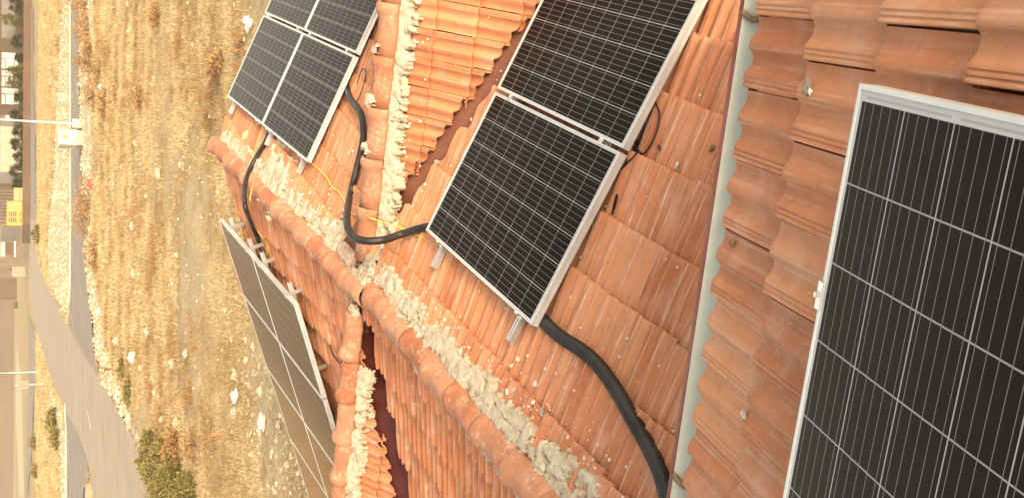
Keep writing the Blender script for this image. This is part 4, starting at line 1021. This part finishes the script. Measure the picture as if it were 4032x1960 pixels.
shrub(490, 1450, 1.5, .4, 350, M_green, 'low yellow green bush by the road bend, farther one', leaf=.16)
shrub(222, 1655, 3.5, 1.6, 700, M_green, 'green bush between side road and far road', leaf=.4)
shrub(232, 1720, 3.0, 1.2, 500, M_green, 'second green bush between side road and far road', leaf=.4)
shrub(145, 1740, 3.0, 1.6, 500, M_green, 'far green bush beside the thin far road', leaf=.5)
shrub(150, 1850, 3.0, 1.4, 400, M_green, 'far green bush nearer the bottom left corner', leaf=.5)
shrub(160, 920, 3.5, 1.8, 500, M_green, 'olive bush in the rubble island left of the road', leaf=.5)
shrub(70, 1200, 4.0, 3.0, 700, M_green, 'green bush beside the brown wall end', leaf=.6)
shrub(60, 1060, 4.0, 4.0, 700, M_leaf, 'dark green bush in front of the low white wall', leaf=.6)
for i, (x, y, w_, h_) in enumerate(((345, 20, 3.5, 1.8), (350, 120, 3.0, 1.4), (362, 255, 2.6, 1.6), (365, 190, 2.0, 1.0), (400, 290, 2.0, 1.0), (375, 375, 2.4, 1.2), (420, 405, 2.2, .8), (360, 780, 4.0, 1.6), (345, 860, 3.6, 1.6), (385, 1000, 3.0, 1.0), (860, 270, .9, .5), (880, 240, .8, .5), (700, 1730, 1.6, .6), (630, 60, 1.4, .5), (560, 390, 1.3, .5), (770, 1750, 1.5, .5))):
    shrub(x, y, w_, h_, int(170 * w_), M_rust, 'rust brown dead shrub in the dry field', 'dead shrub', 'dead shrubs in the field', leaf=.10 + .0011 * np.linalg.norm(ground(x, y)))
# thin dry plants standing up at the roadside
for (x, y, h_, l) in ((362, 252, 2.2, 'tall dry stalk plant at the roadside, middle one'), (352, 35, 2.4, 'tall dry stalk plant at the roadside, at the top of the photo'), (360, 130, 2.0, 'forked dry stalk plant at the roadside below the topmost'), (455, 1450, 1.2, 'thin dry stalk plant by the road bend'), (880, 1712, .8, 'dry stalk plant beside the tan panels')):
    p_ = ground(x, y); q = MB()
    for i in range(9):
        a = rnd.uniform(0, 6.28); t = rnd.uniform(.1, .5) * h_; q.tube([p_, p_ + V(math.cos(a) * t * .3, math.sin(a) * t * .3, h_ * .5), p_ + V(math.cos(a) * t, math.sin(a) * t, h_ * rnd.uniform(.7, 1.05))], [.03, .02, .008], 4)
    tag(mesh('dry_plant', np.array(q.v), q.f, M_rust, None, False, [rnd.random() for _ in q.f], loc=p_), l, 'dry plant')

# ------------------------------------------------------------------ electric hut, lamp posts, poles
M_hut = grime('cream_painted_hut', (.50, .46, .34), (.56, .53, .42), .6, .8, 0, .1)
M_conc = grime('pale_concrete', (.34, .29, .22), (.44, .38, .30), 1.5, .9, 0, .2)
M_yel = grime('yellow_paint', (.46, .22, .001), (.52, .26, .002), 1, .5, 0, .05)
M_pole = grime('galvanised_pole', (.62, .60, .55), (.72, .70, .64), 2, .5, .3, .05)
gL, gR = ground(327, 572), ground(327, 513); dirn = unit(gR - gL); wdt = np.linalg.norm(gR - gL); back = V(-dirn[1], dirn[0], 0); back = back if back @ FW > 0 else -back
Dh = (fd(gL) + fd(gR)) / 2; ztop = at_depth(236, 540, Dh)[2]; zmid = at_depth(303, 540, Dh)[2]
hc = (gL + gR) / 2; hut = empty('electric_cabinet', hc, 'cream electric cabinet with a small yellow sign on a beige plinth by the lamp post', 'electric cabinet')
def Lc(o): o.location = -Vector(hut.location); return o
q = MB(); q.box(hc + back * .9 + V(0, 0, (zmid + ztop) / 2), dirn * wdt / 2, back * .9, V(0, 0, (ztop - zmid) / 2)); Lc(q.build('body', M_hut, hut))
q = MB(); q.box(hc + back * .9 + V(0, 0, zmid / 2 - .1), dirn * (wdt / 2 - .03), back * .87, V(0, 0, zmid / 2 + .1)); Lc(q.build('plinth', M_conc, hut))
q = MB(); q.box(hc + back * .85 + V(0, 0, ztop + .05), dirn * (wdt / 2 + .08), back * 1.0, V(0, 0, .05)); Lc(q.build('roof', M_white, hut))
q = MB(); q.box(hc - back * .012 + V(0, 0, (zmid * .3 + ztop * .7)) , dirn * .16, back * .01, V(0, 0, .18)); Lc(q.build('warning_sign', M_yel, hut))
q = MB(); q.box(hc - back * .006 + V(0, 0, (zmid + ztop) / 2), dirn * .012, back * .006, V(0, 0, (ztop - zmid) / 2 - .1)); Lc(q.build('door_seam', M_conc, hut))
M_shed2 = grime('dull_grey_sign', (.20, .17, .13), (.27, .24, .19), 2, .9, 0, 0)
def lamp(x, y, h_, l, arm=1.6, foot=True):
    p_ = ground(x, y); root = empty('street_lamp', p_, l, 'street lamp'); k = MB(); k.tube([p_ - V(0, 0, .1), p_ + V(0, 0, h_)], [.11, .06], 10)
    k.tube([p_ + V(0, 0, h_ - .05), p_ + V(0, 0, h_ + .3) + RT * arm * .5, p_ + V(0, 0, h_ + .35) + RT * arm], [.05, .04, .035], 8); k.build('pole', M_pole, root)
    q = MB(); q.box(p_ + V(0, 0, h_ + .33) + RT * (arm + .3), RT * .35, FW * .13, V(0, 0, .06)); q.build('lamp_head', M_pole, root)
    if foot: q = MB(); q.box(p_ + V(0, 0, .3), RT * .42, FW * .42, V(0, 0, .42)); q.build('footing', M_hut, root)
    return root
lamp(316, 488, 9.0, 'tall street lamp rising from a white footing beside the electric cabinet')
lamp(152, 1463, 9.5, 'street lamp post beyond the crossing road, in the rough ground', foot=False)
lamp(66, 1156, 9.5, 'street lamp post standing before the brown wall', foot=False)
p_ = ground(172, 1511); D_ = fd(p_); root = empty('road_sign', p_, 'leaning road sign post with a grey panel beside the street lamp', 'road sign')
zt = at_depth(60, 1513, D_)[2]; q = MB(); q.tube([p_ - V(0, 0, .1), p_ + V(0, 0, zt)], .07, 8); q.build('post', M_pole, root)
a_, b_ = at_depth(112, 1522, D_), at_depth(73, 1500, D_); q = MB(); q.box(V(*(p_[:2] - FW[:2] * .12), (a_[2] + b_[2]) / 2), RT * .75, FW * .03, V(0, 0, abs(b_[2] - a_[2]) / 2)); q.build('sign_panel', M_shed2, root)

# ------------------------------------------------------------------ boundary wall, building and trees at the far edge
M_wall = grime('brown_wall', (.09, .056, .036), (.115, .073, .047), .15, .9, 0, .1)
M_wall2 = grime('dark_brown_wall', (.055, .038, .028), (.07, .05, .037), .2, .9, 0, .1)
M_fac = grime('brown_facade', (.065, .042, .027), (.08, .053, .034), .1, .9, 0, .05)
M_dark = grime('dark_window', (.010, .009, .008), (.02, .017, .014), .5, .3, 0, 0)
M_shut = grime('cream_shutter', (.27, .245, .18), (.33, .30, .23), .6, .6, 0, 0)
M_pane = grime('pale_window_pane', (.24, .26, .24), (.34, .35, .32), .7, .25, 0, 0)
wa, wb_ = ground(126, -330), ground(119, 958); wd = unit(wb_ - wa); wn_ = V(-wd[1], wd[0], 0); wn_ = wn_ if wn_ @ FW > 0 else -wn_
def wall_obj(name, a, b, ztop, m_, l, th=.3):
    c_ = (a + b) / 2; d = (b - a) / 2; n_ = unit(V(-d[1], d[0], 0)); r_ = empty(name, c_, l, 'wall'); q = MB(); q.box(c_ + V(0, 0, ztop / 2 - .25), d, n_ * th / 2, V(0, 0, ztop / 2 + .25)); q.build('masonry', m_, r_)
    q = MB(); q.box(c_ + V(0, 0, ztop + .05), d * 1.002, n_ * (th / 2 + .05), V(0, 0, .05)); q.build('coping', m_, r_); return r_
wsplit = wa + (wb_ - wa) * ((883 + 330) / (958 + 330))
ztw = at_depth(91, 500, fd((wa + wb_) / 2))[2]
wall_obj('boundary_wall', wa, wsplit - wd * .05, ztw, M_wall, 'long brown boundary wall with trees behind it')
wall_obj('boundary_wall', wsplit + wd * .05, wb_, ztw, M_wall2, 'short darker brown end of the boundary wall')
DB = fd((wa + wb_) / 2) + 26
def FB(x, y, D=None):
    D = DB if D is None else D; return at_depth(x, y, D)
bld = empty('warehouse', V(*FB(50, 300)[:2], 0), 'long brown building with cream shutters and white paned windows behind the trees', 'building')
def fbox(name, x0, x1, y0, y1, m_, parent, D=None, dep=.2, proud=0.0):
    D = DB if D is None else D; a_, b_ = FB(x1, y0, D), FB(x0, y1, D)
    z0, z1 = a_[2], b_[2]; s0, s1 = sorted((a_ @ RT, b_ @ RT)); c_ = FW * (D + dep / 2 - proud) + RT * (s0 + s1) / 2 + V(0, 0, (z0 + z1) / 2)
    q = MB(); q.box(c_, RT * (s1 - s0) / 2, FW * dep / 2, V(0, 0, (z1 - z0) / 2)); return q.build(name, m_, parent)
fbox('facade', -60, 128, -320, 736, M_fac, bld, dep=14)
fbox('parapet', -66, -60, -322, 738, M_wall2, bld, dep=14.2, proud=.1)
for (x0, x1, y0, y1) in ((6, 60, -10, 58), (6, 60, 70, 150), (6, 60, -120, -40)):
    w_ = fbox('window', x0, x1, y0, y1, M_dark, bld, dep=.2, proud=.10)
    for k in range(1, 6):
        b_ = fbox('louvre', x0 + (x1 - x0) * k / 6 - .8, x0 + (x1 - x0) * k / 6 + .8, y0, y1, M_wall2, w_, dep=.05, proud=.2); b_.location = (0, 0, 0)
for (x0, x1, y0, y1) in ((5, 74, 208, 276), (5, 74, 278, 345), (5, 74, 347, 416)):
    w_ = fbox('window', x0, x1, y0, y1, M_wall2, bld, dep=.2, proud=.10)
    for (u0, u1, v0, v1) in ((.02, .98, .05, .30), (.02, .20, .38, .92), (.25, .72, .38, .92), (.76, .98, .38, .92)):
        b_ = fbox('pane', x0 + (x1 - x0) * u0, x0 + (x1 - x0) * u1, y0 + (y1 - y0) * v0, y0 + (y1 - y0) * v1, M_pane, w_, dep=.05, proud=.16); b_.location = (0, 0, 0)
fbox('window', 2, 20, 456, 470, M_dark, bld, proud=.1); fbox('window', 22, 60, 456, 470, M_pane, bld, proud=.1); fbox('window', 2, 60, 480, 497, M_dark, bld, proud=.1)
for (y0, y1, l) in ((500, 560, 0), (563, 677, 1)):
    w_ = fbox('shutter', 0, 88, y0, y1, M_shut, bld, dep=.2, proud=.10)
    for k in range(1, 14): b_ = fbox('slat', 88 * k / 14 - .7, 88 * k / 14 + .7, y0, y1, M_conc, w_, dep=.05, proud=.14); b_.location = (0, 0, 0)
fbox('doorway', 0, 90, 680, 722, M_dark, bld, proud=.1)
M_shed = grime('weathered_cladding', (.11, .085, .06), (.16, .125, .09), .6, .8, 0, 0)
shed = empty('storage_shed', V(*FB(50, 820)[:2], 0), 'pale corrugated shed behind the yellow containers', 'shed')
fbox('cladding', -60, 128, 738, 876, M_shed, shed, dep=10)
for k in range(10): fbox('panel_joint', -60, 128, 744 + k * 13, 745.2 + k * 13, M_wall2, shed, dep=.1, proud=.06)
DY = DB - 14
yc = empty('yellow_container', V(*FB(50, 766, DY)[:2], 0), 'smaller yellow ribbed container behind the wall', 'container')
fbox('body', 54, 125, 741, 792, M_yel, yc, DY, 2.5)
for k in range(8): fbox('rib', 54, 125, 745 + k * 6, 746.3 + k * 6, M_shut, yc, DY, .1, .07)
fbox('hinge_bar', 76, 78, 741, 792, M_dark, yc, DY, .1, .12)
yc = empty('yellow_container', V(*FB(50, 830, DY)[:2], 0), 'larger yellow container with a grid of dark openings behind the wall', 'container')
fbox('body', 26, 125, 795, 887, M_yel, yc, DY, 2.5)
for i in range(4):
    for j in range(2): fbox('opening', 35 + i * 8.2, 40.5 + i * 8.2, 834 + j * 23, 852 + j * 23, M_dark, yc, DY, .1, .07)
for j in range(2): fbox('opening', 79, 84, 834 + j * 23, 852 + j * 23, M_dark, yc, DY, .1, .07)
for k in range(5): fbox('rib', 30, 86, 799 + k * 6, 800.2 + k * 6, M_shut, yc, DY, .1, .07)
gt_ = empty('shop_front', V(*FB(50, 920, DY)[:2], 0), 'grey glazed gatehouse front with white frames at the wall end', 'gatehouse')
fbox('body', 0, 128, 890, 1050, M_shed, gt_, DY + .2, 4)
for (x0, x1, y0, y1, m_) in ((6, 80, 894, 948, M_dark), (22, 52, 953, 1002, M_wall), (2, 20, 953, 1010, M_pane), (56, 62, 950, 1012, M_white)): fbox('window', x0, x1, y0, y1, m_, gt_, DY + .2, .1, .08)
wall_obj('low_wall', V(*ground(100, 1030)[:2], 0) + FW * 10, V(*ground(100, 1092)[:2], 0) + FW * 10, 4.2, M_shut, 'white panelled wall beyond the bush')
wall_obj('low_wall', V(*ground(66, 1096)[:2], 0), V(*ground(66, 1178)[:2], 0), at_depth(-20, 1130, fd(ground(66, 1130)))[2], M_wall, 'plain tan brown wall behind the left lamp post')
hz = V(*ground(24, 1190)[:2], 0)
# white rubble bank and hills closing the view beyond
hill = MB()
def tree(y, topx, l, kind, D, w_, grp='trees behind the wall'):
    base = FB(100, y, D); base = V(base[0], base[1], 0); ht = FB(topx, y, D)[2]; root = empty('tree', base, l, 'tree', grp)
    q = MB(); q.tube([base - V(0, 0, .1), base + V(.1, 0, ht * .45), base + V(-.1, 0, ht * .9)], [.22, .15, .04], 8)
    for k in range(9):
        a = rnd.uniform(0, 6.28); z_ = ht * rnd.uniform(.2, .8); r_ = w_ * .42 * (1 - z_ / ht * .7); q.tube([base + V(0, 0, z_), base + V(math.cos(a) * r_, math.sin(a) * r_, z_ + .7)], [.07, .02], 5)
    q.build('trunk', M_trunk, root)
    w_ *= 1.45; n = 2300; vs, fs, rn = [], [], []
    cl = [(rnd.uniform(0, 6.28), rnd.uniform(.12, 1.0), rnd.random()) for _ in range(46)]
    for i in range(n):
        a, zr, rr = cl[i % len(cl)]; env = w_ / 2 * (1 - .72 * zr) * (.55 + .45 * rr); c_ = base + V(math.cos(a) * env * .75, math.sin(a) * env * .75, ht * zr * .95) + np.array([rnd.gauss(0, .38), rnd.gauss(0, .38), rnd.gauss(0, .30)])
        d = unit(np.array([math.cos(a) + rnd.gauss(0, .5), math.sin(a) + rnd.gauss(0, .5), rnd.gauss(.3, .5)])); e = unit(np.cross(d, np.array([rnd.gauss(0, 1), rnd.gauss(0, 1), 1]))); L_ = rnd.uniform(.25, .6)
        k = len(vs); vs += [c_, c_ + d * L_ * .5 + e * L_ * .22, c_ + d * L_, c_ + d * L_ * .5 - e * L_ * .22]; fs.append((k, k + 1, k + 2, k + 3)); rn.append(min(1, max(0, rr * .5 + .2 + rnd.gauss(0, .17))))
    mesh('crown', np.array(vs), np.array(fs), M_leaf2 if kind else M_leaf, root, False, rn)
DT = DB - 12
for y, tx, l, kd, w_ in ((-60, 25, 'dark tree behind the wall at the very top of the photo', 0, 5.5), (25, 32, 'dark bushy tree before the louvred windows', 0, 6.5), (85, 4, 'tall yellow green conifer before the louvred windows', 1, 4.2), (165, 42, 'dark round tree between louvred and paned windows', 0, 6.0), (230, 62, 'low dark tree at the first paned window', 0, 4.0),
                         (285, 20, 'pointed yellow green conifer before the paned windows', 1, 4.0), (322, 25, 'broad yellow green tree next to the pointed conifer', 1, 4.6), (385, 58, 'low dark tree below the last paned window', 0, 4.0), (455, 40, 'dark tree between windows and the street lamp', 0, 6.0), (515, 48, 'dark tree just past the street lamp', 0, 5.0),
                         (570, 38, 'dark pointed tree before the cream shutter, farther from the containers', 0, 5.2), (622, 52, 'small dark tree before the cream shutter', 0, 4.4), (672, 36, 'dark tree at the end of the cream shutter', 0, 5.6), (725, 50, 'dark tree touching the smaller yellow container', 0, 4.6)):
    tree(y, tx, l, kd, DT + rnd.uniform(-2, 2), w_)
# hills far away so that the skyline is closed
def hills():
    vs, fs = [], []; n = 140
    for i in range(n + 1):
        a = AZ0 + math.radians(-60 + 120 * i / n)
        for k in range(9):
            r_ = 900 + k * 130; h_ = (95 + 26 * noise.noise(Vector((i * .06, k * .3, 1)))) * math.sin(min(1, k / 6) * math.pi / 2) * (k > 0)
            vs.append(V(r_ * math.sin(a), r_ * math.cos(a), h_ - .5))
    for i in range(n):
        for k in range(8): q = i * 9 + k; fs.append((q, q + 1, q + 10, q + 9))
    o = mesh('hills', vs, fs, grime('dry_hills', (.17, .105, .06), (.24, .16, .095), .01, .95, 0, 0), None, True); o['kind'] = 'structure'
hills()

# ------------------------------------------------------------------ the hazy air of the evening
hm = bpy.data.materials.new('haze'); hm.use_nodes = True; ht = hm.node_tree
ht.nodes.remove(ht.nodes['Principled BSDF'])
pv = ht.nodes.new('ShaderNodeVolumePrincipled'); pv.inputs['Density'].default_value = .0002
pv.inputs['Color'].default_value = (.99, .93, .80, 1); pv.inputs['Anisotropy'].default_value = .0
ht.links.new(pv.outputs[0], ht.nodes['Material Output'].inputs['Volume'])
hb = MB(); hb.box((0, 0, 62), (2300, 0, 0), (0, 2300, 0), (0, 0, 64)); ho = hb.build('haze', hm, None)
tag(ho, 'thin warm evening haze over the whole place', 'haze', kind='stuff')
